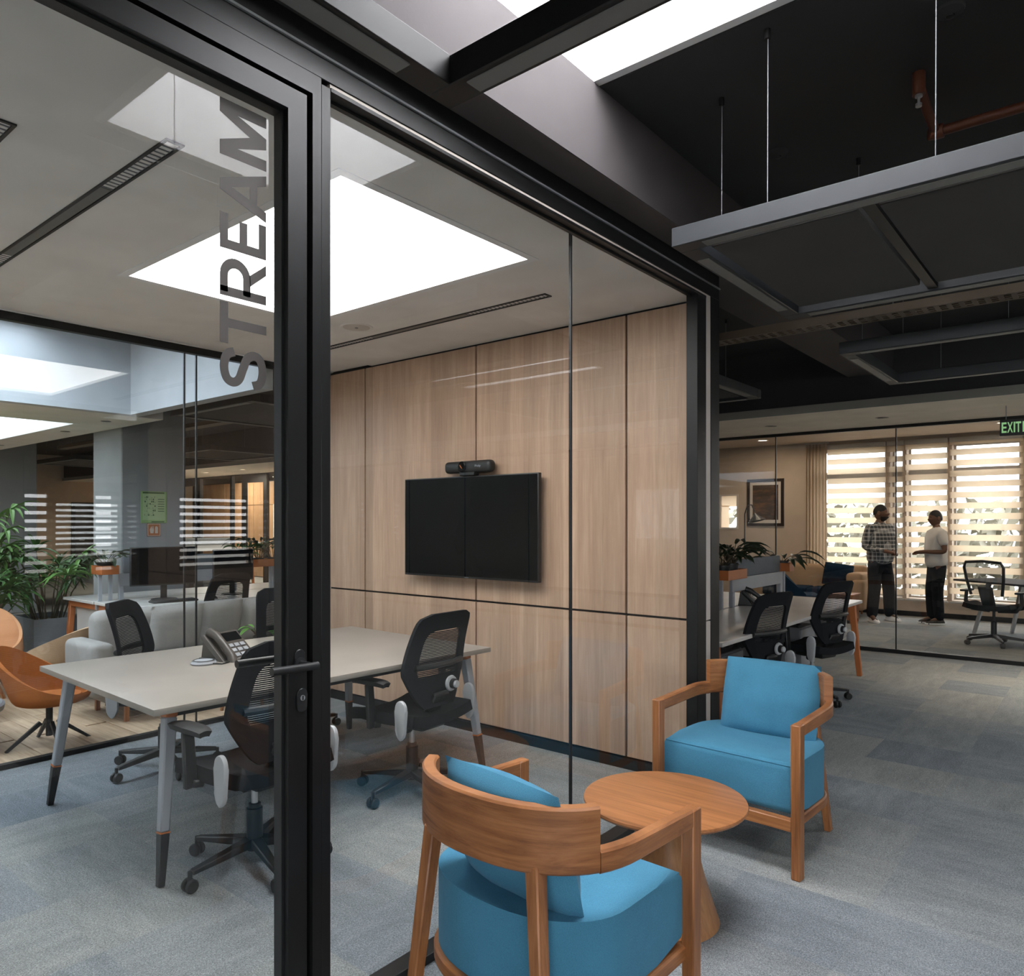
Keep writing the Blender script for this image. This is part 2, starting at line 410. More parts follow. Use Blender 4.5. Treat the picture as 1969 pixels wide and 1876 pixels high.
# glazed partition to the corridor: door and fixed light
win = struct('window_6', B().box(-1.868, 1.322, 0, PX, 1.356, 2.785, .002, 1), m_black)          # mullion carries the name
obj('head_frame', B().box(-1.868, 1.356, 2.775, PX+.001, 3.948, 2.788, .001, 1), m_black, win)
obj('head_bead', B().box(-1.852, 1.356, 2.765, -1.835, 3.84, 2.7755), m_bplast, win)
obj('reveal_strip', B().box(-1.868, 1.356, 2.788, PX-.004, 3.948, 2.800), m_strip, win)
obj('head_trim', B().box(-2.05, .2, 2.800, PX, 4.125, 2.944, .002, 1), m_black, win)
obj('trim_lip', B().box(PX-.01, .2, 2.862, PX+.008, 4.127, 2.870, .001, 1), m_grey, win)
obj('jamb', B().box(-1.868, 3.835, 0, PX, 3.948, 2.785, .002, 1), m_black, win)
obj('jamb_strip', B().box(-1.868, 3.948, .944, PX-.004, 4.012, 2.800), m_strip, win)
obj('jamb_strip', B().box(-1.868, 3.948, .0, PX-.004, 4.012, .936), m_strip, win)
obj('jamb_trim', B().box(-1.88, 4.012, 0, PX, 4.127, 2.800, .002, 1), m_black, win)
obj('bottom_rail', B().box(-1.876, 1.356, 0, -1.806, 3.835, .032, .002, 1), m_black, win)
obj('glass_pane', B().box(-1.864, 1.356, .02, -1.856, 2.680, 2.780), m_glass, win)
obj('glass_pane', B().box(-1.864, 2.690, .02, -1.856, 3.840, 2.780), m_glass, win)
obj('joint_seal', B().box(-1.866, 2.680, .03, -1.854, 2.690, 2.776), m_bplast, win)

def fr(y0, y1, z0, z1, w, x0, x1):       # a rectangular frame in the partition plane
    return B().slab(0, (y0, y1), (z0, z1), x0, x1, [(y0+w, y1-w, z0+w, z1-w)])
dr = struct('door_1', fr(.33, 1.275, .008, 2.730, .062, -1.868, PX-.004), m_black)
DF = B().slab(0, (.25, 1.322), (0, 2.800), -1.868, PX, [(.285, 1.292, -1, 2.742)])
obj('door_frame', DF, m_black, dr)
obj('frame_stop', B().slab(0, (.285, 1.292), (0, 2.742), -1.880, -1.866, [(.30, 1.277, -1, 2.727)]), m_bplast, dr)
obj('glazing_bead', fr(.388, 1.217, .066, 2.672, .012, -1.862, -1.825), m_bplast, dr)
obj('glass_pane', B().box(-1.861, .392, .07, -1.853, 1.213, 2.668), m_glass, dr)
def lever(sgn, x):
    h = obj('handle', B().tube([(x+sgn*.055, 1.272, 1.096), (x+sgn*.055, 1.125, 1.100)], .0115, 12), m_bplast, dr)
    b = B(); b.lathe([(0, 0), (.019, 0), (.019, .008), (.010, .010), (.010, .056), (0, .056)], 16, (x, 1.249, 1.098), M.Rotation(PI/2*sgn, 3, 'Y'))
    obj('rose', b, m_bplast, h)
    return h
lever(1, PX-.004); lever(-1, -1.868)
def oval(y, z, w, h, x, t):
    pts = []
    for i in range(24):
        a = 2*PI*i/24; s = h/2-w/2
        pts.append((x, y+math.cos(a)*w/2, z+math.sin(a)*w/2+(s if math.sin(a) >= 0 else -s)))
    return B().prism(pts, (t, 0, 0), .0015, 1)
lk = obj('lock_plate', oval(1.256, .993, .034, .068, PX-.004, .006), m_bplast, dr)
obj('keyhole', B().lathe([(0, 0), (.008, 0), (.008, .002), (0, .002)], 14, (PX+.002, 1.256, 1.000), M.Rotation(PI/2, 3, 'Y')), m_steel, lk)
obj('key_slot', B().box(PX+.0035, 1.2545, .994, PX+.0055, 1.2575, 1.006), m_black, lk)
obj('handle_plate', oval(1.249, 1.108, .034, .062, PX-.004, .005), m_bplast, dr)
m_letter = plain('brown_grey_vinyl', (.085, .075, .070), .7)
def text_mesh(s, bold=.03):
    cu = bpy.data.curves.new('glyph', 'FONT'); cu.body = s; cu.size = 1; cu.offset = bold; cu.extrude = .5; cu.resolution_u = 6
    o = bpy.data.objects.new('glyph', cu); col.objects.link(o); dg = bpy.context.evaluated_depsgraph_get()
    me = bpy.data.meshes.new_from_object(o.evaluated_get(dg)); bpy.data.objects.remove(o); return me
def text_obj(s, name, org, ux, uy, w, h, t, mat, parent=None, bold=.03, **kw):
    """flat lettering: origin at lower left, ux reading direction, uy up; fitted to w x h and t thick"""
    me = text_mesh(s, bold); xs = [v.co.x for v in me.vertices]; ys = [v.co.y for v in me.vertices]
    x0, x1, y0, y1 = min(xs), max(xs), min(ys), max(ys); ux, uy, org = V(ux), V(uy), V(org); nz = ux.cross(uy)
    for v in me.vertices:
        v.co = org + ux*((v.co.x-x0)/(x1-x0)*w) + uy*((v.co.y-y0)/(y1-y0)*h) + nz*((v.co.z+.5)*t)
    me.materials.clear()
    return obj(name, me, mat, parent, **kw)
def glyph(ch, w, h, t):
    """bold sans capital as solid pieces in a w x h field"""
    b = B(); P = lambda pts: b.prism([(x*w, y*h, 0) for x, y in pts], (0, 0, t))
    if ch == 'M': P([(0, 0), (0, 1), (.25, 1), (.50, .36), (.75, 1), (1, 1), (1, 0), (.80, 0), (.80, .64), (.60, 0), (.40, 0), (.20, .64), (.20, 0)])
    if ch == 'T': P([(0, 1), (0, .83), (.39, .83), (.39, 0), (.61, 0), (.61, .83), (1, .83), (1, 1)])
    if ch == 'E': P([(0, 0), (0, 1), (1, 1), (1, .83), (.27, .83), (.27, .59), (.88, .59), (.88, .42), (.27, .42), (.27, .17), (1, .17), (1, 0)])
    if ch == 'A':
        L = [(0, 0), (.22, 0), (.30, .21), (.5, .21), (.5, .37), (.36, .37), (.5, .75), (.5, 1), (.385, 1)]; P(L); P([(1-x, y) for x, y in L[::-1]])
    if ch == 'R':
        O = [(.10, 1), (.52, 1)]+[(.52+.42*math.sin(a), .675+.325*math.cos(a)) for a in [PI*k/14 for k in range(1, 14)]]+[(.52, .35), (.10, .35)]
        I = [(.10, .835), (.50, .835)]+[(.50+.20*math.sin(a), .675+.16*math.cos(a)) for a in [PI*k/14 for k in range(1, 14)]]+[(.50, .515), (.10, .515)]
        for k in range(len(O)-1): P([O[k], I[k], I[k+1], O[k+1]])
        P([(0, 0), (0, 1), (.23, 1), (.23, 0)]); P([(.36, .36), (.62, .38), (1, 0), (.74, 0)])
    if ch == 'S':
        C = [(.90, .70), (.80, .855), (.5, .915), (.21, .86), (.12, .725), (.22, .60), (.5, .515), (.78, .42), (.88, .27), (.79, .14), (.5, .085), (.19, .14), (.09, .30)]
        C = [V((x*w, y*h, 0)) for x, y in C]; path = []
        for k in range(len(C)-1):
            p0, p1, p2, p3 = C[max(k-1, 0)], C[k], C[k+1], C[min(k+2, len(C)-1)]
            for q in range(6): u = q/6; path.append(.5*((2*p1)+(p2-p0)*u+(2*p0-5*p1+4*p2-p3)*u*u+(3*p1-p0-3*p2+p3)*u**3))
        path.append(C[-1]); E = []
        for k, p in enumerate(path):
            d = (path[min(k+1, len(path)-1)]-path[max(k-1, 0)]).normalized(); n = V((-d.y, d.x, 0))*.0122; E.append((p+n, p-n))
        for (a, b1), (a2, b2) in zip(E, E[1:]): b.prism([a, b1, b2, a2], (0, 0, t))
    return b
for ch, z0, z1 in (('S', 1.868, 1.974), ('T', 1.983, 2.094), ('R', 2.110, 2.223), ('E', 2.237, 2.333), ('A', 2.342, 2.474), ('M', 2.487, 2.638)):
    o = obj('letter', glyph(ch, z1-z0, .139, .0008), m_letter, dr)
    o.matrix_local = M(((0, 0, 1, -1.8528), (0, -1, 0, 1.174), (1, 0, 0, z0), (0, 0, 0, 1)))

# glazed back of the meeting room
w2 = struct('window_7', B().slab(0, (-2.2, 3.93), (2.735, 2.785), BX-.03, BX+.02), m_black)
obj('bottom_rail', B().slab(0, (-2.2, 3.93), (0, .03), BX-.03, BX+.02), m_black, w2)
JY = [-2.2, -.6, .75, 2.655, 2.745, 3.925]
for a, b_ in zip(JY, JY[1:]): obj('glass_pane', B().box(BX-.010, a+.004, .02, BX-.002, b_-.004, 2.74), m_glass, w2)
for y in JY[1:-1]: obj('joint_seal', B().box(BX-.013, y-.005, .03, BX+.001, y+.005, 2.735), m_bplast, w2)
struct('trim_2', B().box(BX-.06, -2.2, 2.785, BX+.03, 3.95, SLAB-.001), m_white)

# lounge ceiling: raised bright well in front, lower white plane beyond
struct('wall_coffer', B().box(-7.72, -5.9, 2.575, -7.60, 3.42, SLAB-.001), m_cool)
struct('wall_coffer', B().box(-7.60, 3.30, 2.575, BX-.06, 3.42, SLAB-.001), m_cool)
LOW = (-12.2, -8.77, -2.5, 3.21)
struct('ceiling', B().slab(2, (-16.5, -7.72), (-5.9, 3.68), 2.575, 2.66, [(LOW[0]-.02, LOW[1]+.02, LOW[2]-.02, LOW[3]+.02)]), m_white)
skylight(6, LOW, 2.574, 2.68, m_well, glow('skylit_opal_glass_low', (.86, .95, 1.0), 1.4))
struct('wall_coffer', B().box(-16.5, 3.60, 2.66, -7.72, 3.68, SLAB-.001), m_greyw)
for x, y in ((-8.25, 2.2), (-9.6, 3.42), (-12.0, 3.45), (-8.3, 3.35)):
    t = thing('downlight', 'small round downlight in the low white lounge ceiling, '+('near the bright well', 'beyond the lit ceiling panel', 'farthest from the column', 'close to the column')[[-8.25, -9.6, -12.0, -8.3].index(x)], 'downlight', (x, y, 2.575), 0, 'lounge downlights')
    obj('rim', B().lathe([(.035, .0), (.05, -.003), (.05, .001), (.035, .001)], 20), m_grey, t); obj('lens', B().lathe([(0, 0), (.035, 0), (.035, .001), (0, .001)], 20), m_diff, t)
struct('column', B().box(-9.53, 3.70, 0, -8.75, 4.43, SLAB-.001, .01, 1), m_col)
struct('column', B().box(-14.75, 3.75, 0, -14.10, 4.59, SLAB-.001, .01, 1), m_col)
struct('wall_left', B().slab(0, (-6, 14), (0, SLAB), -22.2, -22, []), m_beige)
dd = struct('door_2', B().box(-22, 7.98, 0, -21.95, 9.2, 2.05), m_dark)
obj('door_leaf', B().box(-21.955, 8.06, .01, -21.93, 9.1, 1.98), m_bplast, dd); obj('handle', B().tube([(-21.90, 8.15, 1.02), (-21.90, 8.28, 1.02)], .012, 8), m_steel, dd)

# far glazed front with its soffit
FY = 9.38
struct('ceiling', B().slab(2, (-22, 11.9), (7.77, FY+.05), 2.62, 2.70), plain('soffit_paint', (.86, .78, .67), .8))
struct('trim_3', B().slab(1, (-22, 11.9), (2.62, 2.70), 7.76, 7.77), m_greyw)
struct('wall_bulkhead', B().slab(1, (-22, 11.9), (2.70, SLAB), 7.80, 7.9), m_dark)
struct('ceiling', B().slab(2, (-22, 11.9), (FY+.05, 13.2), 2.88, 2.96), m_beige)
w3 = struct('window_8', B().slab(1, (-13.0, 11.9), (2.585, 2.635), FY-.03, FY+.03), m_black)
obj('bottom_rail', B().slab(1, (-13.0, 11.9), (0, .045), FY-.03, FY+.03), m_black, w3)
JX = [-13.0]+[-3.337-1.381*k for k in range(6, 0, -1)]+[-3.337, -1.956, -.575, .8, 2.2, 3.6, 5.0, 6.4, 7.8, 9.2, 11.9]
JX = sorted(set(JX))
for a, b_ in zip(JX, JX[1:]): obj('glass_pane', B().box(a+.004, FY-.005, .03, b_-.004, FY+.005, 2.6), m_glass, w3)
for x in JX[1:-1]: obj('joint_seal', B().box(x-.006, FY-.008, .04, x+.006, FY+.008, 2.59), m_black, w3)
for x in (-3.42, -2.3): 
    pass
# timber cabins at the far left of the same front
wc = struct('wall_cabin', B().slab(1, (-22, -13.05), (0, 2.64), 11.4, 11.5), m_black)
wood_far = wood('cabin_wood', 'b08a68', 'c39c78', 'cfaa86', 2, .5, .5, strips=4)
x = -21.6
while x < -13.3:
    obj('panel', B().box(x+.008, 11.37, .02, x+.75, 11.401, 1.98), wood_far, wc); obj('panel', B().box(x+.008, 11.37, 1.995, x+.75, 11.401, 2.62), wood_far, wc); x += .76
for q, (a, b_) in enumerate(((-20.6, -19.6), (-18.95, -17.72), (-15.75, -14.72))):
    d = struct('door_%d' % (3+q), B().slab(1, (a, b_), (0, 2.60), FY-.04, FY+.03, [(a+.14, b_-.14, .12, 2.42)]), m_black)
    obj('glass_pane', B().box(a+.14, FY-.005, .12, b_-.14, FY+.005, 2.42), m_glass, d)
    obj('handle', B().tube([(b_-.1, FY-.09, 1.05), (b_-.26, FY-.09, 1.05)], .012, 8), m_steel, d)
w4 = struct('window_9', B().slab(1, (-22, -13.0), (2.60, 2.66), FY-.04, FY+.04), m_black)
for a, b_ in ((-19.55, -19.0), (-17.68, -16.25), (-16.2, -15.8), (-14.68, -13.05)): obj('glass_pane', B().box(a, FY-.005, .03, b_, FY+.005, 2.6), m_glass, w4)
for x in (-16.22, -17.7, -13.02): obj('post', B().box(x-.04, FY-.04, 0, x+.04, FY+.04, 2.6), m_black, w4)
obj('whiteboard', B().box(-17.55, 11.33, .9, -16.3, 11.365, 2.0, .004, 1), m_well, wc)
obj('bottom_rail', B().slab(1, (-22, -13.0), (0, .05), FY-.02, FY+.02), m_black, w4)

# outer wall with the daylight windows
FW = 13.3
WH = [(-5.80, -5.43, 1.38, 2.03), (-4.14, -2.94, .28, 2.74), (-2.86, -2.68, .28, 2.74), (-2.62, -2.05, .28, 2.74), (-1.98, -1.10,   .28, 2.74), (-.75, .3, .28, 2.74), (.4, 1.5, .28, 2.74)]
wf = struct('wall_far', B().slab(1, (-24, 12), (0, SLAB), FW, FW+.3, WH), m_beige)
struct('baseboard_far', B().slab(1, (-13, 11.9), (0, .075), FW-.015, FW), m_black)
struct('wall_divider', B().slab(0, (FY+.03, FW), (0, 2.88), -13.05, -12.95), m_beige)
m_mull = plain('window_frame_paint', (.45, .43, .40), .5)
for q, h in enumerate(WH):
    if h[3] < 2.5:
        w = struct('window_40', B().slab(1, h[:2], h[2:], FW-.01, FW+.04, [(h[0]+.03, h[1]-.03, h[2]+.03, h[3]-.03)]), m_strip); obj('glass_pane', B().box(h[0]+.02, FW+.1, h[2]+.02, h[1]-.02, FW+.106, h[3]-.02), m_glass, w); obj('patch_mask', B().box(h[0]+.02, FW+.06, 1.80, h[1]-.02, FW+.063, h[3]-.02), m_band, w); obj('patch_mask', B().box(h[0]+.02, FW+.055, h[2]+.02, h[0]+.17, FW+.058, 1.82), m_band, w)  # window made up for a bright patch; translucent pieces mask part of it
        continue
    w = struct('window_%d' % (10+q), B().slab(1, h[:2], h[2:], FW+.20, FW+.25, [(h[0]+.03, h[1]-.03, h[2]+.03, 2.24), (h[0]+.03, h[1]-.03, 2.37, h[3]-.03)]), m_mull)
    obj('glass_pane', B().box(h[0]+.02, FW+.215, h[2]+.02, h[1]-.02, FW+.222, h[3]-.02), m_glass, w)
def zebra(x0, x1, label, group, y=FW-.03, p=.166, ph=0):
    t = thing('zebra_blind', label, 'blind', ((x0+x1)/2, y, 2.80), 0, group); w = (x1-x0)/2
    obj('headrail', B().box(-w, -.03, -.045, w, .03, .03, .01, 2), m_mull, t)
    z = -.10+ph
    m = B().box(-w, -.001, -.047, w, .001, .047).mesh('band'); m.materials.append(m_band)
    while z > -2.52:
        o = bpy.data.objects.new('band', m); col.objects.link(o); o.parent = t; o.location = (0, 0, z); z -= p
    obj('bottom_rail', B().box(-w, -.012, -2.56, w, .012, -2.53, .004, 1), m_mull, t)
    return t
zebra(-3.84, -2.92, 'zebra blind behind the person in the checked shirt, leftmost of the window blinds', 'striped window blinds')
zebra(-2.90, -2.65, 'narrow zebra blind strip on the slim window between two wider blinds', 'striped window blinds')
zebra(-2.63, -2.03, 'zebra blind behind the person in the white polo shirt', 'striped window blinds', ph=.02)
zebra(-2.01, -1.06, 'wide zebra blind behind the mesh-backed swivel chair', 'striped window blinds', ph=.06)
zebra(-.78, .33, 'zebra blind beyond the pier, first past the mesh-backed swivel chair', 'striped window blinds'); zebra(.38, 1.53, 'zebra blind farthest along the window wall from the framed picture', 'striped window blinds')
cu = thing('sheer_curtain', 'sheer beige curtain hanging beside the framed picture', 'curtain', (-4.0, FW-.09, 0))
obj('cloth', B().sheet(lambda u, v: (-.17+.34*u, .03*math.sin(u*38), .03+2.82*v), 60, 4, .002), m_curt, cu)
obj('curtain_track', B().box(-.2, -.02, 2.85, .2, .02, 2.878), m_mull, cu)
# daylight wall on the far side of the open office (seen mirrored in the glass)
RH = [(4.75, 5.2, .5, 2.1), (5.95, 6.35, .5, 2.1), (7.6, 9.3, .5, 2.1)]
wr = struct('wall_right', B().slab(0, (-6, 14), (0, SLAB), 11.5, 11.8, RH), m_beige)
for q, h in enumerate(RH):
    w = struct('window_%d' % (20+q), B().slab(0, h[:2], h[2:], 11.62, 11.66, [(h[0]+.04, h[1]-.04, h[2]+.04, h[3]-.04)]), m_mull)
    obj('glass_pane', B().box(11.63, h[0]+.03, h[2]+.03, 11.64, h[1]-.03, h[3]-.03), m_glass, w)
    hw = (h[1]-h[0])/2+.03; m = B().box(-.001, -hw, -.045, .001, hw, .045).mesh('band'); m.materials.append(m_band2)
    t = thing('zebra_blind', ('narrow striped blind mirrored in the glass door, nearest the palms', 'narrow striped blind mirrored in the glass door, beside the pale column', 'wide striped blind mirrored in the glass door, beside the green plan')[q], 'blind', (11.47, (h[0]+h[1])/2, 2.16), 0, 'blinds mirrored in the glass door')
    obj('headrail', B().box(-.03, -hw, -.04, .02, hw, .03, .01, 2), m_mull, t)
    for i in range(11):
        o = bpy.data.objects.new('band', m); col.objects.link(o); o.parent = t; o.location = (0, 0, -.10-.152*i)
struct('wall_near', B().slab(1, (-22, 12), (0, SLAB), -4.2, -4.0, [(.4+2.3*k, 2.5+2.3*k, .5, 2.7) for k in range(4)]), plain('light_office_wall', (.5, .49, .47), .9))
for k in range(4):
    w = struct('window_%d' % (30+k), B().slab(1, (.4+2.3*k, 2.5+2.3*k), (.5, 2.7), -4.12, -4.06, [(.45+2.3*k, 1.42+2.3*k, .55, 2.65), (1.48+2.3*k, 2.45+2.3*k, .55, 2.65)]), m_mull)
    obj('glass_pane', B().box(.43+2.3*k, -4.095, .53, 2.47+2.3*k, -4.085, 2.67), m_glass, w)
# ------------------------------------------------------------------ furniture
def loft(b, rings):
    A = [[b.bm.verts.new(V(p)) for p in r] for r in rings]; n = len(A[0])
    for r0, r1 in zip(A, A[1:]):
        for j in range(n): b.bm.faces.new((r0[j], r0[(j+1) % n], r1[(j+1) % n], r1[j]))
    b.bm.faces.new(A[0][::-1]); b.bm.faces.new(A[-1]); return b
def band(path, th, zb, zt, ch=.006):
    """upright strip following a plan path; zb/zt are functions of the point"""
    rings = []
    for i, p in enumerate(path):
        a, c = path[max(i-1, 0)], path[min(i+1, len(path)-1)]; d = V((c[0]-a[0], c[1]-a[1], 0)).normalized(); n = V((-d.y, d.x, 0)); P = V((p[0], p[1], 0))
        z0, z1 = zb(p), zt(p); h = th/2
        rings.append([P+n*s+V((0, 0, z)) for s, z in ((-h+ch, z0), (h-ch, z0), (h, z0+ch), (h, z1-ch), (h-ch, z1), (-h+ch, z1), (-h, z1-ch), (-h, z0+ch))])
    return loft(B(), rings)
def upath(xw, yf, ym, yb, n=14):
    L = [(-xw, yf), (-xw, yf*.5+ym*.5)]
    for i in range(2*n+1):
        a = PI+PI*i/(2*n); ca, sa = math.cos(a), math.sin(a); e = .86
        L.append((math.copysign(abs(ca)**e, ca)*xw, ym+math.copysign(abs(sa)**e, sa)*(ym-yb)))
    return L+[(xw, yf*.5+ym*.5), (xw, yf)]
def pillow(w, h, t, n=14):
    b = B()
    def f(sgn):
        def g(u, v):
            x, y = 2*u-1, 2*v-1; k = (1-abs(x)**2.6)*(1-abs(y)**2.6); pin = 1-.07*(abs(x)*abs(y))**1.2 - .05*(1-abs(x))*abs(y)**3 - .05*(1-abs(y))*abs(x)**3
            wr = .012*noise.noise(V((x*2.3+sgn, y*2.3, w*9)))*k
            return (x*w/2*(1.0-.05*(1-abs(y)**2)*0)*pin, sgn*(max(k, 0)**.55*t/2+wr), y*h/2*pin)
        return g
    b.sheet(f(1), n, n); b.sheet(f(-1), n, n)
    bmesh.ops.remove_doubles(b.bm, verts=b.bm.verts, dist=1e-4)
    return b
def armchair(label, loc, rz, pill_label, prot=0, px=0, ptilt=14):
    t = thing('armchair', label, 'armchair', loc, rz, 'blue cushioned oak armchairs')
    U = upath(.335, .30, -.02, -.30)
    tall = [p for p in U if p[1] < -.135]
    zt_arm = lambda p: .652+.018*max(0, min(1, (.30-p[1])/.4)); zb_arm = lambda p: .597+.012*max(0, min(1, (.30-p[1])/.4))
    obj('back_rail', band(tall, .040, lambda p: .612, lambda p: .782), m_wr, t)
    half = [p for p in U if p[1] >= -.175]; k = len(half)//2
    for pts in (half[:k], half[k:]): obj('arm', band(pts, .038, zb_arm, zt_arm), m_wr, t)
    for s in (-1, 1):
        obj('leg', B().bar((s*.335, .292, 0), (s*.335, .292, .652), .040, .046, .042, .052, bev=.004), m_wv, t)
        obj('leg', B().bar((s*.255, -.305, 0), (s*.19, -.262, .63), .032, .036, .042, .044, bev=.004), m_wv, t)
    obj('seat_rail', B().box(-.317, .272, .196, .317, .312, .246, .004, 1), m_wh, t)
    obj('seat_rail', band(upath(.312, .28, -.02, -.262), .034, lambda p: .200, lambda p: .246), m_wr, t)
    D = upath(.318, .268, -.02, -.262, 12)
    D = [(-.318, .268)]+D[1:-1]+[(.318, .268)]
    b = B().prism([(x, y, .247) for x, y in D], (0, 0, .222), .034, 4)
    for v in b.bm.verts:
        if v.co.z > .40: v.co.z += .016*max(0, 1-(v.co.x/.33)**2)*max(0, 1-((v.co.y-0)/.3)**2)
    # subdivide the top so that it can crown
    cs = obj('seat_cushion', b, m_blue, t); obj('piping', B().tube([(x*.975, y*.975, .456+.012*max(0, 1-(x/.33)**2)) for x, y in D], .0035, 6, True), m_blue, cs)
    c = pillow(.50, .40, .15).mesh('pillow'); o = obj('pillow', c, m_blue); o['label'] = pill_label; o['category'] = 'cushion'; o['group'] = 'blue scatter cushions'
    mt = M.Translation(loc) @ M.Rotation(rz, 4, 'Z') @ M.Translation((px, -.165, .628)) @ M.Rotation(math.radians(prot), 4, 'Z') @ M.Rotation(math.radians(ptilt), 4, 'X')
    o.matrix_world = mt
    return t
armchair('oak armchair with blue seat, its curved back turned to the camera', (-1.325, 1.765, 0), math.radians(-2), 'blue cushion leaning in the armchair whose back faces the camera', -6, .02, 16)
armchair('oak armchair with blue seat facing the round table, beside the end of the glass partition', (-1.355, 3.475, 0), PI+math.radians(-3), 'blue cushion propped in the armchair beside the end of the glass partition', 4, -.02, 16)
t = thing('coffee_table', 'low round oak coffee table with a flared cone foot between the two blue armchairs', 'coffee table', (-1.335, 2.555, 0))
obj('tabletop', B().lathe([(0, .418), (.27, .418), (.303, .432), (.308, .440), (.306, .448), (.300, .450), (0, .450)], 64), wood('oak_tabletop', (.24, .095, .035), (.33, .135, .05), (.40, .17, .068), 0, .35, .7), t)
obj('pedestal', B().lathe([(0, 0), (.205, 0), (.200, .012), (.152, .16), (.115, .30), (.093, .418), (0, .418)], 48), wood('oak_cone', (.30, .13, .05), (.42, .20, .085), (.52, .27, .12), 2, .4, .8), t)

# meeting table
TX0, TX1, TY0, TY1 = -4.385, -2.985, 1.425, 3.435
t = thing('meeting_table', 'cream meeting table on splayed grey legs with black tips', 'table', ((TX0+TX1)/2, (TY0+TY1)/2, 0), math.radians(-2.0))
hx, hy = (TX1-TX0)/2, (TY1-TY0)/2
obj('tabletop', B().box(-hx, -hy, .712, hx, hy, .740, .003, 2), m_top, t)
obj('underframe', B().slab(2, (-hx+.10, hx-.10), (-hy+.10, hy-.10), .672, .711, [(-hx+.14, hx-.14, -hy+.14, hy-.14)]), m_bplast, t)
for sx in (-1, 1):
    for sy in (-1, 1):
        p0 = V((sx*(hx-.115), sy*(hy-.115), .711)); p1 = V((sx*(hx-.03), sy*(hy-.04), 0)); q = lambda k: p0.lerp(p1, k)
        lg = obj('leg', B().bar(q(.055), q(.70), .058, .050, .044, .040, bev=.006), m_lgrey, t)
        obj('leg_block', B().bar(q(0), q(.055), .060, .052, .058, .050, bev=.004), m_orange, lg)
        obj('leg_ring', B().bar(q(.70), q(.708), .0445, .0405), m_orange, lg)
        obj('leg_tip', B().bar(q(.708), q(1), .044, .040, .030, .028, bev=.003), m_bplast, lg)

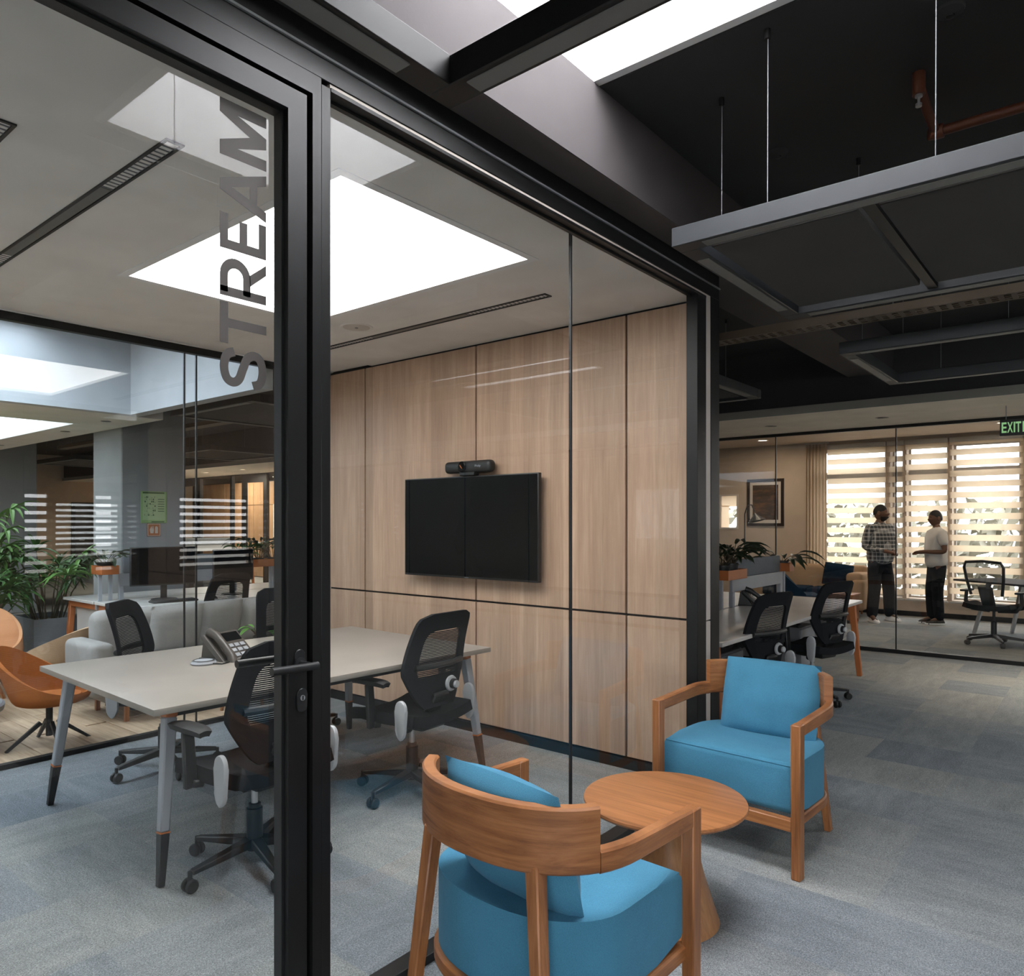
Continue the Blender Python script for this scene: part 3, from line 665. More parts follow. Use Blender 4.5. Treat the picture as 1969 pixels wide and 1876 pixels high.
# task chair
def task_chair(label, loc, rz, group):
    t = thing('office_chair', label, 'chair', loc, rz, group)
    for i in range(5):
        a = math.radians(90+72*i+20); d = V((math.cos(a), math.sin(a), 0)); n = V((-d.y, d.x, 0))
        obj('base_arm', B().bar(d*.02+V((0, 0, .105)), d*.30+V((0, 0, .078)), .052, .040, .030, .022, bev=.005), m_bplast, t)
        c = d*.305
        cs = obj('caster', B().tube([c+V((0, 0, .085)), c+V((0, 0, .04))], .010, 8), m_bplast, t)
        for s in (-1, 1):
            w = B(); w.lathe([(0, -.009), (.024, -.009), (.028, -.004), (.028, .004), (.024, .009), (0, .009)], 16, c+n*s*.016+V((0, 0, .028)), V((0, 0, 1)).rotation_difference(n).to_matrix())
            obj('wheel', w, m_rubber, cs)
    obj('gas_column', B().lathe([(0, .07), (.034, .07), (.034, .25), (.026, .252), (.026, .27), (.014, .272), (.014, .40), (0, .40)], 20), m_bplast, t)
    obj('gas_piston', B().lathe([(0, .27), (.0145, .27), (.0145, .37), (0, .37)], 16), m_steel, t)
    b = B().box(-.10, -.17, .372, .10, .10, .425, .02, 2); b.box(.10, -.02, .385, .22, .01, .397, .004, 1); b.box(-.09, -.05, .345, -.04, .0, .385, .01, 1); obj('tilt_mechanism', b, m_bplast, t)
    def seat(u, v):
        x, y = 2*u-1, 2*v-1
        px = x*.245*(1-.10*max(0, y)**3-.06*max(0, -y)**3); py = y*.245
        return (px, py+.01, .475+.020*abs(x)**3-.028*max(0, y)**4+.004*math.cos(3*x)*math.cos(3*y))
    obj('seat', B().sheet(seat, 16, 16, .058), m_bfab, t)
    bk = lambda z: -.205-.02*math.sin((z-.50)/.52*PI)*-1.3-.085*max(0, (z-.50)/.52)**1.3     # side profile of the backrest
    def wd(z):
        k = (z-.505)/.515
        return .115+.125*min(1, k/.38)**.75 if k < .38 else .24-.040*((k-.38)/.62)**1.4
    def outl(sh, z0, z1, n=22):
        P = []
        for i in range(n+1):
            z = z0+(z1-z0)*i/n; e = (z1-z)/.075; w = wd(z)-sh
            if e < 1: w *= (1-(1-max(e, 0))**2.6)**.42*.35+.65
            P.append((w, z))
        return [(w, z) for w, z in P]+[(-w, z) for w, z in P[::-1]]
    o1, o2 = outl(0, .505, 1.02), outl(.078, .672, .925)
    def pos(x, z): return V((x, bk(z)-.05*(x/.24)**2*-1.0, z))
    b = B(); n = len(o1)
    for (a, c) in zip((o1,), (o2,)):
        F = [b.bm.verts.new(pos(*p)+V((0, .010, 0))) for p in a]; G = [b.bm.verts.new(pos(*p)+V((0, .008, 0))) for p in c]
        F2 = [b.bm.verts.new(pos(*p)-V((0, .012, 0))) for p in a]; G2 = [b.bm.verts.new(pos(*p)-V((0, .010, 0))) for p in c]
        for i in range(n):
            j = (i+1) % n
            b.bm.faces.new((F[i], F[j], G[j], G[i])); b.bm.faces.new((F2[j], F2[i], G2[i], G2[j])); b.bm.faces.new((F[j], F[i], F2[i], F2[j])); b.bm.faces.new((G[i], G[j], G2[j], G2[i]))
    br = obj('backrest', b, m_bfab, t)
    b = B(); z = .678
    while z < .922:
        ws = [w for w, zz in o2 if w > 0]; zs = [zz for w, zz in o2 if w > 0]
        w = next((ws[i]+(ws[i+1]-ws[i])*(z-zs[i])/(zs[i+1]-zs[i]) for i in range(len(zs)-1) if zs[i] <= z <= zs[i+1]), .1)
        thick = .0068 if (.735 < z < .752) else .0062
        pts = [pos(w*k/4, z) for k in range(-4, 5)]
        A = [b.bm.verts.new(p+V((0, 0, thick/2))) for p in pts]; C = [b.bm.verts.new(p-V((0, 0, thick/2))) for p in pts]
        for i in range(8): b.bm.faces.new((A[i], A[i+1], C[i+1], C[i]))
        z += .0088
    obj('mesh_weave', b, m_bfab, br, kind='stuff')
    obj('lumbar_bar', B().tube([pos(x, .735)-V((0, .02, 0)) for x in (-.185, -.09, 0, .09, .185)], .017, 8), m_bplast, br)
    for s in (1,):
        k = B(); rot = M.Rotation(PI/2, 3, 'X'); k.lathe([(0, 0), (.040, 0), (.044, .008), (.040, .018), (.030, .020), (0, .020)], 24, pos(.085, .615)+V((0, -.012, 0)), rot); kn = obj('tension_ring', k, m_silver, t)
        k = B(); k.lathe([(0, 0), (.028, 0), (.028, .022), (0, .022)], 20, pos(.085, .615)+V((0, -.030, 0)), rot); k2 = obj('tension_core', k, m_bplast, kn)
        k = B(); k.lathe([(0, 0), (.019, 0), (.021, .008), (.017, .014), (0, .015)], 20, pos(.085, .615)+V((0, -.052, 0)), rot); obj('tension_knob', k, m_silver, t)
    obj('back_bracket', B().bar((0, -.10, .40), (0, bk(.56)-.02, .58), .09, .03, .12, .03, bev=.008), m_bplast, t)
    for s in (-1, 1):
        pts = []
        for i in range(28):
            a = 2*PI*i/28; y = math.cos(a); z = math.sin(a)
            rad = .036+.012*z; pts.append((s*.262, -.185+y*rad*(1 if abs(y) < 2 else 1), .475+(.070+.0)*z+(.036 if z > 0 else -.03)*1))
        obj('side_cover', B().prism(pts, (s*.022, 0, 0), .006, 2), m_silver, t)
        ar = B().bar((s*.235, .02, .42), (s*.285, .02, .43), .05, .03, bev=.006); ar.bar((s*.285, .02, .41), (s*.29, .035, .645), .055, .026, .050, .026, bev=.006)
        a = obj('armrest', ar, m_bplast, t)
        def pad(u, v, s=s):
            x, y = 2*u-1, 2*v-1; return (s*.285+x*.042*(1-.35*abs(y)**3), .03+y*.125, .668+.006*(1-x*x)-.010*abs(y)**4)
        obj('arm_pad', B().sheet(pad, 8, 12, .024), m_rubber, a)
    return t
c0 = task_chair('black mesh office chair with silver knob, in front of the timber wall near the television', (-3.05, 2.85, 0), math.radians(93), 'office chairs round the meeting table')
def mk(label, x, y, deg, group):
    o = dup(c0, (x, y, 0), math.radians(deg), label); o['group'] = group; return o
GM, GW = 'office chairs round the meeting table', 'office chairs at the desks'
mk('black mesh office chair behind the door handle, its back to the camera', -2.93, 1.80, 92, GM)
mk('black mesh office chair across the meeting table by the desk phone', -4.52, 2.16, -46, GM)
mk('black mesh office chair across the meeting table, half hidden by the door post', -4.52, 3.12, -100, GM)
mk('black office chair mirrored faintly in the glass door', .28, 1.36, 80, GM)
mk('black office chair at the desk right behind the far armchair', -2.06, 5.17, 76, GW)
mk('black office chair at the desk corner beside the orange leg', -2.0, 6.48, 72, GW)
mk('black office chair behind the grey sofa, at the desk by the column', -6.78, 3.75, 95, GW)

# desk benches
def bench(label, loc):
    t = thing('desk_bench', label, 'desk', loc, 0, 'white benches with orange ends'); L = 3.33; h = .755
    obj('desktop', B().box(-h, 0, .712, -.02, L, .740, .003, 1), m_dtop, t); obj('desktop', B().box(.02, 0, .712, h, L, .740, .003, 1), m_dtop, t)
    obj('cable_tray', B().box(-.02, .02, .66, .02, L-.02, .735), m_grey, t)
    for y, s in ((.06, 1), (L-.06, -1)):
        obj('end_rail', B().bar((-h+.05, y, .682), (h-.05, y, .682), .05, .058, bev=.004), m_orange, t)
        for sx in (-1, 1): obj('leg', B().bar((sx*(h-.08), y, .70), (sx*(h-.02), y-s*.03, 0), .060, .055, .045, .045, bev=.005), m_orange, t)
        pts = [(-h+.14, y+.02, .652), (h-.14, y+.02, .652)]+[(h-.14-.06*(1-math.cos(a)), y+.02, .40-.06*math.sin(a)) for a in (0, .5, 1.0, PI/2)]+[(-h+.14+.06*(1-math.cos(a)), y+.02, .40-.06*math.sin(a)) for a in (PI/2, 1.0, .5, 0)]
        obj('end_panel', B().prism(pts, (0, .018, 0), .002, 1), m_dtop, t)
    for k, y in enumerate((.25, 1.95)):
        obj('privacy_screen', B().box(-.018, y+.02, 1.0, .018, y+1.20, 1.165, .015, 2), m_felt, t)
        sp = obj('screen_panel', B().box(-.014, y-.02, .875, .014, y+1.24, 1.0, .003, 1), m_lgrey, t)
        for q in (0, 1.21): obj('screen_post', B().box(-.02, y+q-.02, .740, .02, y+q+.02, .878, .004, 1), m_lgrey, sp)
    for y in (.55, 2.25):
        for sx in (-1, 1):
            p = obj('pedestal', B().box(sx*.30-.20, y, .0, sx*.30+.20, y+.40, .56, .006, 1), m_grey, t)
            for z in (.03, .21, .38): obj('drawer', B().box(sx*.505-.006, y+.01, z, sx*.505+.008, y+.39, z+.165, .003, 1), m_lgrey, p)
        obj('modesty_panel', B().box(-.03, y-.25, .35, .03, y+1.15, .70, .004, 1), m_bplast, t)
    return t
b0 = bench('white desk bench with orange legs behind the blue armchair, in front of the picture', (-2.675, 4.45, 0))
dup(b0, (-7.60, 2.955, 0), 0, 'white desk bench with orange legs beside the column with the green plan')
dup(b0, (-15.5, 5.75, 0), 0, 'white desk bench with orange legs far off, past the pale concrete column')

def leaf(p, d, ln, w, droop=.5, n=5, tw=0):
    """one blade: a folded, drooping strip"""
    b = B(); p = V(p); d = V(d).normalized(); side = d.cross(V((0, 0, 1))).normalized() if abs(d.z) < .98 else V((1, 0, 0))
    A, C, D = [], [], []
    for i in range(n+1):
        k = i/n; pt = p+d*ln*k-V((0, 0, 1))*droop*ln*k*k; ww = w*math.sin(PI*min(1, .12+.88*k))**.8*.5 if k < 1 else 0
        C.append(b.bm.verts.new(pt)); A.append(b.bm.verts.new(pt+side*ww+V((0, 0, ww*.5)))); D.append(b.bm.verts.new(pt-side*ww+V((0, 0, ww*.5))))
    for i in range(n):
        b.bm.faces.new((A[i], A[i+1], C[i+1], C[i])); b.bm.faces.new((C[i], C[i+1], D[i+1], D[i]))
    return b
def desk_plant(label, loc, mat, n=14, ln=.24, w=.05, up=.7, pot=(.075, .10), group='pot plants in the orange desk boxes', seed=1, erect=0):
    r = random.Random(seed); t = thing('pot_plant', label, 'plant', loc, 0, group); a, h = pot
    obj('pot', B().lathe([(0, 0), (a*.78, 0), (a, h), (a*1.08, h), (a*1.08, h-.012), (a*.95, h-.012), (a*.95, h-.02), (0, h-.02)], 20), m_bplast, t)
    for i in range(n):
        q = 2*PI*i/n*2.4+r.random(); el = r.uniform(.25, 1.0)*up+erect; d = V((math.cos(q), math.sin(q), el*1.6)); l = ln*r.uniform(.6, 1.15)
        s = V((math.cos(q)*.02, math.sin(q)*.02, h-.02)); e = s+d.normalized()*l*.55
        st = obj('stem', B().tube([s, s.lerp(e, .5)+V((0, 0, .01)), e], .003, 5), m_stem, t)
        obj('leaf', leaf(e, (d.x, d.y, d.z*.35), l*.75, w*r.uniform(.8, 1.2), .55), mat, t)
    return t
def planter(label, x, y, z, w, d, group='orange planter boxes on the desk screens'):
    t = thing('planter_box', label, 'planter', (x, y, z), 0, group)
    obj('box', B().slab(2, (-w/2, w/2), (-d/2, d/2), .004, .085, [(-w/2+.008, w/2-.008, -d/2+.008, d/2-.008)]), m_orange, t); obj('base', B().box(-w/2, -d/2, 0, w/2, d/2, .006), m_orange, t)
    for s in (-1, 1): obj('bracket', B().box(-.012, s*d*.3-.015, -.26, .012, s*d*.3+.015, 0), m_lgrey, t)
    return t
bx = -2.675
planter('orange planter box on the desk screen beside the door jamb', bx, 6.30, 1.0, .20, .42); desk_plant('bushy dark pot plant in the orange box beside the door jamb', (bx, 6.38, 1.006), m_leafd, 30, .36, .06, .9, (.07, .13), seed=3, erect=.2)
desk_plant('second bushy dark pot plant in the orange box beside the door jamb, nearer the camera', (bx, 6.20, 1.006), m_leafd, 22, .34, .05, .9, (.07, .12), seed=13, erect=.2)
planter('small orange planter box on the desk screen in front of the blue lounge chair', bx, 7.70, 1.0, .20, .14); desk_plant('small pot plant with long drooping leaves in front of the framed picture wall', (bx, 7.70, 1.006), m_leafd, 14, .34, .065, .5, (.06, .10), seed=5)
bx = -7.60
planter('orange planter box at the desk end beside the pale column', bx, 3.06, 1.0, .24, .16); desk_plant('pot plant with dark arching leaves in the orange box beside the pale column', (bx, 3.06, 1.006), m_leafd, 13, .30, .06, .8, (.075, .11), seed=8)
planter('long orange planter box on the desk screen left of the black door post', bx, 4.72, 1.0, .20, .50)
for k, (y, s) in enumerate(((4.54, .26), (4.72, .40), (4.90, .30))):
    desk_plant(('small leafy pot plant at the near end of the long orange box', 'tall dark green pot plant in the middle of the long orange box', 'leafy green pot plant at the far end of the long orange box')[k], (bx, y, 1.006), m_leaf if k != 1 else m_leafd, 18, s, .05, 1.2, (.06, .09), seed=20+k, erect=.4)
t = thing('planter_box', 'grey planter trough of low green plants on the desk screen by the black post', 'planter', (bx, 5.6, 1.165), 0, 'grey planter troughs')
obj('box', B().slab(2, (-.09, .09), (-.5, .5), .0, .07, [(-.08, .08, -.49, .49)]), m_grey, t)
for k in range(9): obj('foliage', leaf((R.uniform(-.04, .04), -.45+.11*k, .03), (R.uniform(-.4, .4), R.uniform(-.4, .4), 1), .18, .07, .2), m_leaf2, t)
for k in range(16): obj('foliage', leaf((R.uniform(-.04, .04), -.45+.058*k, .03), (R.uniform(-.8, .8), R.uniform(-.8, .8), 1), .15, .06, .3), m_leaf2, t)

# palms in the lounge
def palm(label, loc, n, h, spread, mat, seed, pot):
    r = random.Random(seed); t = thing('potted_palm', label, 'plant', loc, 0, 'palms in lounge planters')
    if pot == 'box':
        obj('pot', B().slab(2, (-.34, .34), (-.24, .24), 0, .52, [(-.32, .32, -.22, .22)]), m_felt, t); obj('soil', B().box(-.32, -.22, .40, .32, .22, .46), m_stem, t); z0 = .46
    else:
        obj('pot', B().lathe([(0, 0), (.15, 0), (.22, .50), (.235, .50), (.235, .485), (.205, .48), (.20, .45), (0, .45)], 28), m_tan if pot == 'tan' else m_white, t); z0 = .45
    for i in range(n):
        q = r.uniform(0, 2*PI); rr = r.uniform(.02, .14); hh = h*r.uniform(.45, 1.0); lean = V((math.cos(q)*spread*r.uniform(.2, 1), math.sin(q)*spread*r.uniform(.2, 1), 0))
        a = V((math.cos(q)*rr, math.sin(q)*rr, z0-.03)); e = a+lean*.6+V((0, 0, hh))
        st = obj('cane', B().tube([a, a.lerp(e, .5)-lean*.1, e], [.008, .007, .004], 6), m_stem, t)
        b = B(); k = r.randint(8, 11)
        fd = V((lean.x, lean.y, .35)).normalized(); s1 = fd.cross(V((0, 0, 1))).normalized(); s2 = s1.cross(fd)
        for j in range(k):
            aa = -1.9+3.8*j/(k-1); dd = fd*math.cos(aa)+s1*math.sin(aa)+V((0, 0, .25)); g = leaf(e, dd, r.uniform(.26, .38), .045, r.uniform(.35, .8), 4)
            me = bpy.data.meshes.new('tmp'); g.bm.to_mesh(me); b.bm.from_mesh(me); bpy.data.meshes.remove(me); g.bm.free()
        obj('frond', b, mat if r.random() < .7 else m_leaf2, t)
    return t
palm('tall bright green palm at the left edge, behind the lounge chairs', (-9.0, 2.25, 0), 22, 1.25, .55, m_leaf2, 4, 'white')
palm('fan palm with grey sheen in the grey trough left of the orange-framed desk', (-8.75, 2.95, 0), 22, .80, .55, m_leaf, 9, 'box')
palm('low leafy palm in the tan pot beside the white pot', (-8.45, 2.30, 0), 12, .55, .40, m_leaf, 14, 'tan')
# ------------------------------------------------------------------ meeting room equipment
t = thing('wall_television', 'large black television mounted on the timber panelled wall', 'television', (-3.562, 3.93, 1.467))
obj('body', B().box(-.640, -.078, -.362, .640, -.045, .362, .004, 2), m_bplast, t)
obj('screen', B().box(-.632, -.0795, -.348, .632, -.0775, .354), m_screen, t)
obj('lower_bezel', B().box(-.632, -.0795, -.362, .632, -.0775, -.349), m_black, t)
obj('wall_bracket', B().box(-.22, -.046, -.2, .22, -.001, .2, .004, 1), m_bplast, t)
obj('badge', B().box(-.02, -.0805, -.3585, .02, -.0793, -.3545), m_grey, t)
t = thing('camera_bar', 'slim black video conferencing bar on top of the television', 'camera', (-3.545, 3.872, 1.832))
obj('body', B().box(-.222, -.045, .02, .222, .03, .105, .03, 4), m_bplast, t)
obj('stand', B().box(-.07, -.04, 0, .07, .02, .025, .005, 1), m_bplast, t)
k = B(); k.lathe([(0, 0), (.036, 0), (.038, .006), (.030, .010), (.022, .006), (0, .006)], 28, (-.035, -.044, .062), M.Rotation(PI/2, 3, 'X')); ln = obj('lens', k, m_screen, t)
obj('lens_glint', B().bar((-.05, -.056, .075), (-.03, -.056, .05), .008, .003), m_orange, ln)
text_obj('Poly', 'lettering', (.085, -.0455, .052), (1, 0, 0), (0, 0, 1), .055, .020, .001, m_lgrey, t, .0)

def linear_diffuser(label, x0, x1, y, lit):
    t = thing('linear_diffuser', label, 'air vent', ((x0+x1)/2, y, 2.777), 0, 'slot diffusers in the meeting room ceiling'); L = (x1-x0)/2; w = .032
    obj('frame', B().slab(2, (-L, L), (-w, w), -.006, .012, [(-L+.012, L-.012, -w+.010, w-.010)]), m_bplast, t)
    obj('backing', B().box(-L+.01, -w+.008, .004, L-.01, w-.008, .010), m_black, t)
    for s in lit:
        obj('blank_strip', B().box(s[0]*L, -w+.012, -.004, s[1]*L, w-.014, .006), m_diff, t)
    i = 0; b = B()
    while -L+.03+i*.03 < L-.03:
        x = -L+.03+i*.03; i += 1
        if any(s[0]*L < x < s[1]*L for s in lit): continue
        b.box(x, -w+.010, -.003, x+.006, w-.010, .006)
    obj('vanes', b, m_grey, t, kind='stuff')
linear_diffuser('long black slot diffuser in the white ceiling, left of the STREAM lettering', -4.42, -2.44, 1.205, [(-.66, .45)])
linear_diffuser('long black slot diffuser in the white ceiling, above the television wall', -4.60, -2.46, 3.335, [(-.40, .42)])
linear_diffuser('short end of a black slot diffuser at the left edge of the white ceiling', -4.9, -2.73, .80, [(-.8, .8)])
t = thing('ceiling_speaker', 'round white speaker grille set in the white meeting room ceiling', 'speaker', (-3.845, 3.10, 2.777))
obj('rim', B().lathe([(.088, -.001), (.098, -.006), (.106, -.004), (.108, 0.001), (.086, .001)], 40), m_white, t)
obj('grille', B().lathe([(0, -.004), (.05, -.004), (.088, -.002), (.088, .001), (0, .001)], 32), m_strip, t); obj('tweeter', B().lathe([(0, -.009), (.010, -.007), (.012, -.004), (0, -.004)], 16), m_grey, t)

def desk_phone(label, loc, rz, m):
    t = thing('desk_phone', label, 'telephone', loc, rz, 'desk phones')
    tl = M.Rotation(math.radians(42), 4, 'X')
    def put(o): o.matrix_local = M.Translation((0, -.01, .03)) @ tl; return o
    put(obj('body', B().box(-.10, -.09, -.012, .10, .11, .016, .010, 2), m, t))
    put(obj('handset', B().tube([(-.07, -.085, .028), (-.072, -.05, .045), (-.075, .01, .052), (-.072, .07, .045), (-.07, .105, .028)], [.022, .019, .016, .019, .022], 10), m, t))
    put(obj('display', B().box(-.02, .045, .014, .085, .095, .019, .002, 1), m_screen, t))
    for i in range(4):
        for j in range(3): put(obj('key', B().box(-.015+j*.034, -.075+i*.028, .014, .010+j*.034, -.057+i*.028, .020), m_lgrey, t))
    obj('stand', B().prism([(-.07, .0, 0), (-.07, .10, 0), (-.07, .085, .10), (-.07, .07, .10)], (.14, 0, 0)), m, t)
    obj('foot', B().box(-.085, -.085, 0, .085, .10, .006, .002, 1), m, t)
    return t
m_phone = plain('dark_grey_plastic', (.075, .066, .058), .4)
desk_phone('dark desk phone with handset standing on the cream meeting table', (-3.865, 2.22, .740), math.radians(105), m_phone).scale = (1.25, 1.25, 1.25)
desk_phone('black desk phone on the white desk behind the blue armchairs', (-2.60, 6.70, .740), math.radians(110), m_bplast).scale = (1.25, 1.25, 1.25)
t = thing('conference_puck', 'flat grey conference microphone with a cord lying on the meeting table', 'microphone', (-3.80, 2.03, .740))
obj('body', B().lathe([(0, 0), (.060, 0), (.066, .008), (.058, .020), (.02, .024), (0, .024)], 28), m_lgrey, t); obj('ring', B().lathe([(.060, .0185), (.052, .0235), (.046, .0225), (.05, .017)], 28), m_bplast, t)
obj('cord', B().tube([(.06, .02, .006), (.10, .05, .005), (.08, .10, .005), (.02, .13, .005), (-.02, .17, .006)], .004, 6), m_bplast, t)

# ------------------------------------------------------------------ suspended frames, tray, pipe
def pendant(label, x0, x1, y0, y1, panels, bars=(), sk=.08, paint=None):
    z0, z1 = 2.575, 2.65
    t = thing('pendant_frame', label, 'ceiling light', (x0, y0, z0), 0, 'suspended square light frames'); X, Y = x1-x0, y1-y0; H = z1-z0
    def side(p, q, w=sk):
        d = (V(q)-V(p)).normalized(); s = obj('side_bar', B().bar(V(p)+V((0, 0, H/2)), V(q)+V((0, 0, H/2)), w, H, bev=.003), paint or m_pbar, t)
        a, c = V(p)+d*.12, V(q)-d*.12
        obj('diffuser', B().bar(a+V((0, 0, -.001)), c+V((0, 0, -.001)), w*.62, .004), m_diff, s)
    h = sk/2
    side((0, h, 0), (X, h, 0)); side((0, Y-h, 0), (X, Y-h, 0)); side((h, sk, 0), (h, Y-sk, 0)); side((X-h, sk, 0), (X-h, Y-sk, 0))
    for bxx in bars: obj('cross_bar', B().box(bxx-.02, sk, .01, bxx+.02, Y-sk, .05), m_black, t)
    for a, c in panels: obj('felt_panel', B().box(a, sk+.03, .006, c, Y-sk-.10, .036, .004, 1), m_panel, t)
    for x, y in ((.36, .05), (X-.3, .05), (.36, Y-.05), (X-.3, Y-.05), (.9, .05), (.05, .36)):
        if x < X:
            c = obj('cable', B().tube([(x, y, H), (x+.002, y, SLAB-z0-.03)], .0016, 5), m_grey, t); obj('ceiling_cup', B().lathe([(0, 0), (.012, 0), (.012, .035), (0, .035)], 10, (x, y, SLAB-z0-.035)), m_black, c)
    return t
pendant('suspended black light frame over the near armchair, its rounded corner in front of the skylight', -1.345, .9, -.95, 1.39, [], paint=m_black)
pendant('suspended grey light frame with two dark felt panels, past the corner of the glass partition', -1.345, .95, 2.632, 3.965, [(.115, .655), (.72, 1.26), (1.33, 2.15)], (.69, 1.3))
pendant('suspended dark light frame above the blue-grey floor, next one behind the felt panelled frame', -1.37, .95, 4.98, 6.35, [])
pendant('suspended dark light frame over the desk bench behind the door jamb', -3.75, -2.38, 4.98, 6.33, [(.12, 1.25)])
pendant('suspended light frame over the sofa and desk bench by the column', -7.4, -5.9, 3.60, 4.95, [(.12, 1.38)])
pendant('suspended light frame seen between door letters and the black door post', -7.4, -5.9, 5.6, 6.95, [(.12, .70), (.76, 1.38)])
pendant('suspended light frame beyond the concrete column with the green plan', -11.9, -10.3, 5.6, 6.95, [(.12, 1.48)])
pendant('suspended light frame far left, past the pale concrete column', -15.4, -13.6, 5.0, 6.5, [(.12, 1.68)])
tr = thing('cable_tray', 'perforated brown cable tray crossing under the dark ceiling', 'cable tray', (0, 4.72, 2.70))
b = B().slab(2, (-13.4, 11.4), (-.07, .07), 0, .006, [(-4.0+i*.06, -4.0+i*.06+.034, y, y+.022) for i in range(90) for y in (-.05, -.012, .027)])
m_tray = plain('brown_tray_metal', (.13, .095, .065), .5, .3)
obj('tray', b, m_tray, tr); obj('rim', B().box(-13.4, -.075, 0, 11.4, -.069, .05), m_tray, tr); obj('rim', B().box(-13.4, .069, 0, 11.4, .075, .05), m_tray, tr)
for x in (-9.5, -5.5, -3.0, -1.0, 1.2): obj('hanger', B().tube([(x, 0, .0), (x, 0, .598)], .004, 6), m_grey, tr)
m_pipe = plain('red_brown_pipe_paint', (.11, .032, .015), .5)
t = thing('sprinkler_pipe', 'red-brown sprinkler pipe under the dark ceiling', 'pipe', (-.60, 3.62, 3.18))
obj('pipe', B().tube([(0, 0, 0), (.6, .0, 0), (5.5, .0, 0)], .021, 12), m_pipe, t); obj('branch', B().tube([(0, 0, .0), (-.005, -.16, .03), (-.01, -.30, .075)], .019, 12), m_pipe, t); obj('elbow', B().tube([(-.022, -.012, 0), (.0, .0, 0), (.03, .0, 0)], .030, 12), m_pipe, t)
obj('drop', B().tube([(-.01, -.30, .118), (-.01, -.30, .03)], .024, 12), m_pipe, t); obj('sprinkler_head', B().lathe([(0, 0), (.012, 0), (.012, .012), (.005, .014), (.006, .035), (.014, .038), (.014, .05), (0, .05)], 12, (-.01, -.30, -.016)), m_steel, t)
for q, (x, y) in enumerate(((-.45, 2.98), (-1.27, 3.6))):
    t = thing('smoke_detector', ('black ceiling sensor beside the suspension cables, nearer the skylight', 'black ceiling sensor above the felt panelled light frame')[q], 'sensor', (x, y, SLAB), 0, 'black ceiling sensors')
    obj('base', B().lathe([(0, -.022), (.02, -.022), (.045, -.010), (.048, 0), (0, 0)], 20), m_dark, t); obj('cap', B().lathe([(0, -.032), (.014, -.028), (.016, -.02), (0, -.02)], 14), m_bplast, t)
for q, (x, y) in enumerate(((-1.93, 8.6), (-3.1, 8.55), (-15.8, 8.5), (-14.3, 8.5))):
    t = thing('downlight', 'small round downlight in the beige soffit '+('above the joint between two far glass panes', 'nearer the door jamb', 'above the timber cabins, left one of two', 'above the timber cabins, right one of two')[q], 'downlight', (x, y, 2.62), 0, 'soffit downlights')
    obj('rim', B().lathe([(.05, .0), (.065, -.004), (.068, .001), (.05, .001)], 24), m_strip, t); obj('lens', B().lathe([(0, 0), (.05, 0), (.05, .001), (0, .001)], 20), glow('warm_lens', (1, .9, .75), 1.2) if q > 1 else m_diff, t)
    if q > 1: l = bpy.data.lights.new('lamp_light', 'AREA'); l.shape = 'DISK'; l.size = .1; l.energy = 25; l.color = (1, .88, .72); lo = bpy.data.objects.new('lamp_light', l); col.objects.link(lo); lo.location = (0, 0, -.008); lo.parent = t

# ------------------------------------------------------------------ signs
m_green = glow('exit_green', (.25, .50, .22), .35)
t = thing('exit_sign', 'black exit sign with green letters hanging from the beige soffit', 'sign', (-.832, 8.48, 2.33))
obj('box', B().box(-.03, -.02, 0, .42, .02, .155, .003, 1), m_bplast, t)
for ch, a, c in (('E', .0, .040), ('X', .045, .090), ('I', .096, .108), ('T', .112, .155)): text_obj(ch, 'letter', (a-.014, -.0225, .028), (1, 0, 0), (0, 0, 1), c-a, .10, .002, m_green, t, .02)
em_ = B(); em_.box(.152, -.0225, .028, .166, -.0205, .128); em_.box(.166, -.0225, .112, .20, -.0205, .128); em_.box(.166, -.0225, .07, .195, -.0205, .085); em_.box(.166, -.0225, .028, .20, -.0205, .042); obj('emblem', em_, m_green, t)
for x in (.10, .38): obj('wire', B().tube([(x-.08, 0, .155), (x-.08, 0, .29)], .003, 5), m_grey, t)
m_plan = plain('green_poster_card', (.30, .47, .20), .5); m_plan2 = plain('dark_green_ink', (.05, .12, .05), .6); m_pale = plain('pale_green_ink', (.42, .56, .32), .6)
CX = -8.75
t = thing('evacuation_plan', 'green evacuation plan poster on the dark face of the concrete column', 'poster', (CX, 4.06, 1.68))
obj('board', B().box(.001, -.150, -.185, .010, .150, .185, .002, 1), m_plan, t); obj('print', B().box(.0095, -.13, -.15, .0115, .13, .155), m_pale, t)
b = B(); rr = random.Random(3)
for i in range(7):
    for j in range(9):
        if rr.random() < .7: b.box(.011, -.11+i*.019, -.10+j*.026, .0125, -.11+i*.019+rr.choice((.004, .014)), -.10+j*.026+rr.choice((.004, .018)))
obj('floor_plan', b, m_plan2, t, kind='stuff')
for i in range(6): obj('text_line', B().box(.011, .045, .09-i*.028, .0125, .12, .098-i*.028), m_plan2, t)
obj('header', B().box(.0105, -.13, .160, .0125, .12, .176), m_plan2, t); obj('footer', B().box(.0105, -.03, -.176, .0125, .12, -.165), m_plan2, t)
t = thing('fire_notice', 'small orange fire point notice under the green plan on the concrete column', 'sign', (CX, 4.06, 1.415))
obj('board', B().box(.001, -.078, -.075, .010, .078, .075, .002, 1), plain('orange_card', (.42, .15, .06), .5), t)
for s in (-1, 1): obj('border', B().box(.0095, -.072, s*.068-.003, .011, .072, s*.068+.003), m_strip, t); obj('border', B().box(.0095, s*.070-.003, -.07, .011, s*.070+.003, .07), m_strip, t)
obj('flame', B().prism([(.0095, -.04, -.04), (.0095, -.05, 0), (.0095, -.03, .045), (.0095, -.022, .01), (.0095, -.012, .05), (.0095, 0, 0), (.0095, -.008, -.04)], (.0015, 0, 0)), m_strip, t)
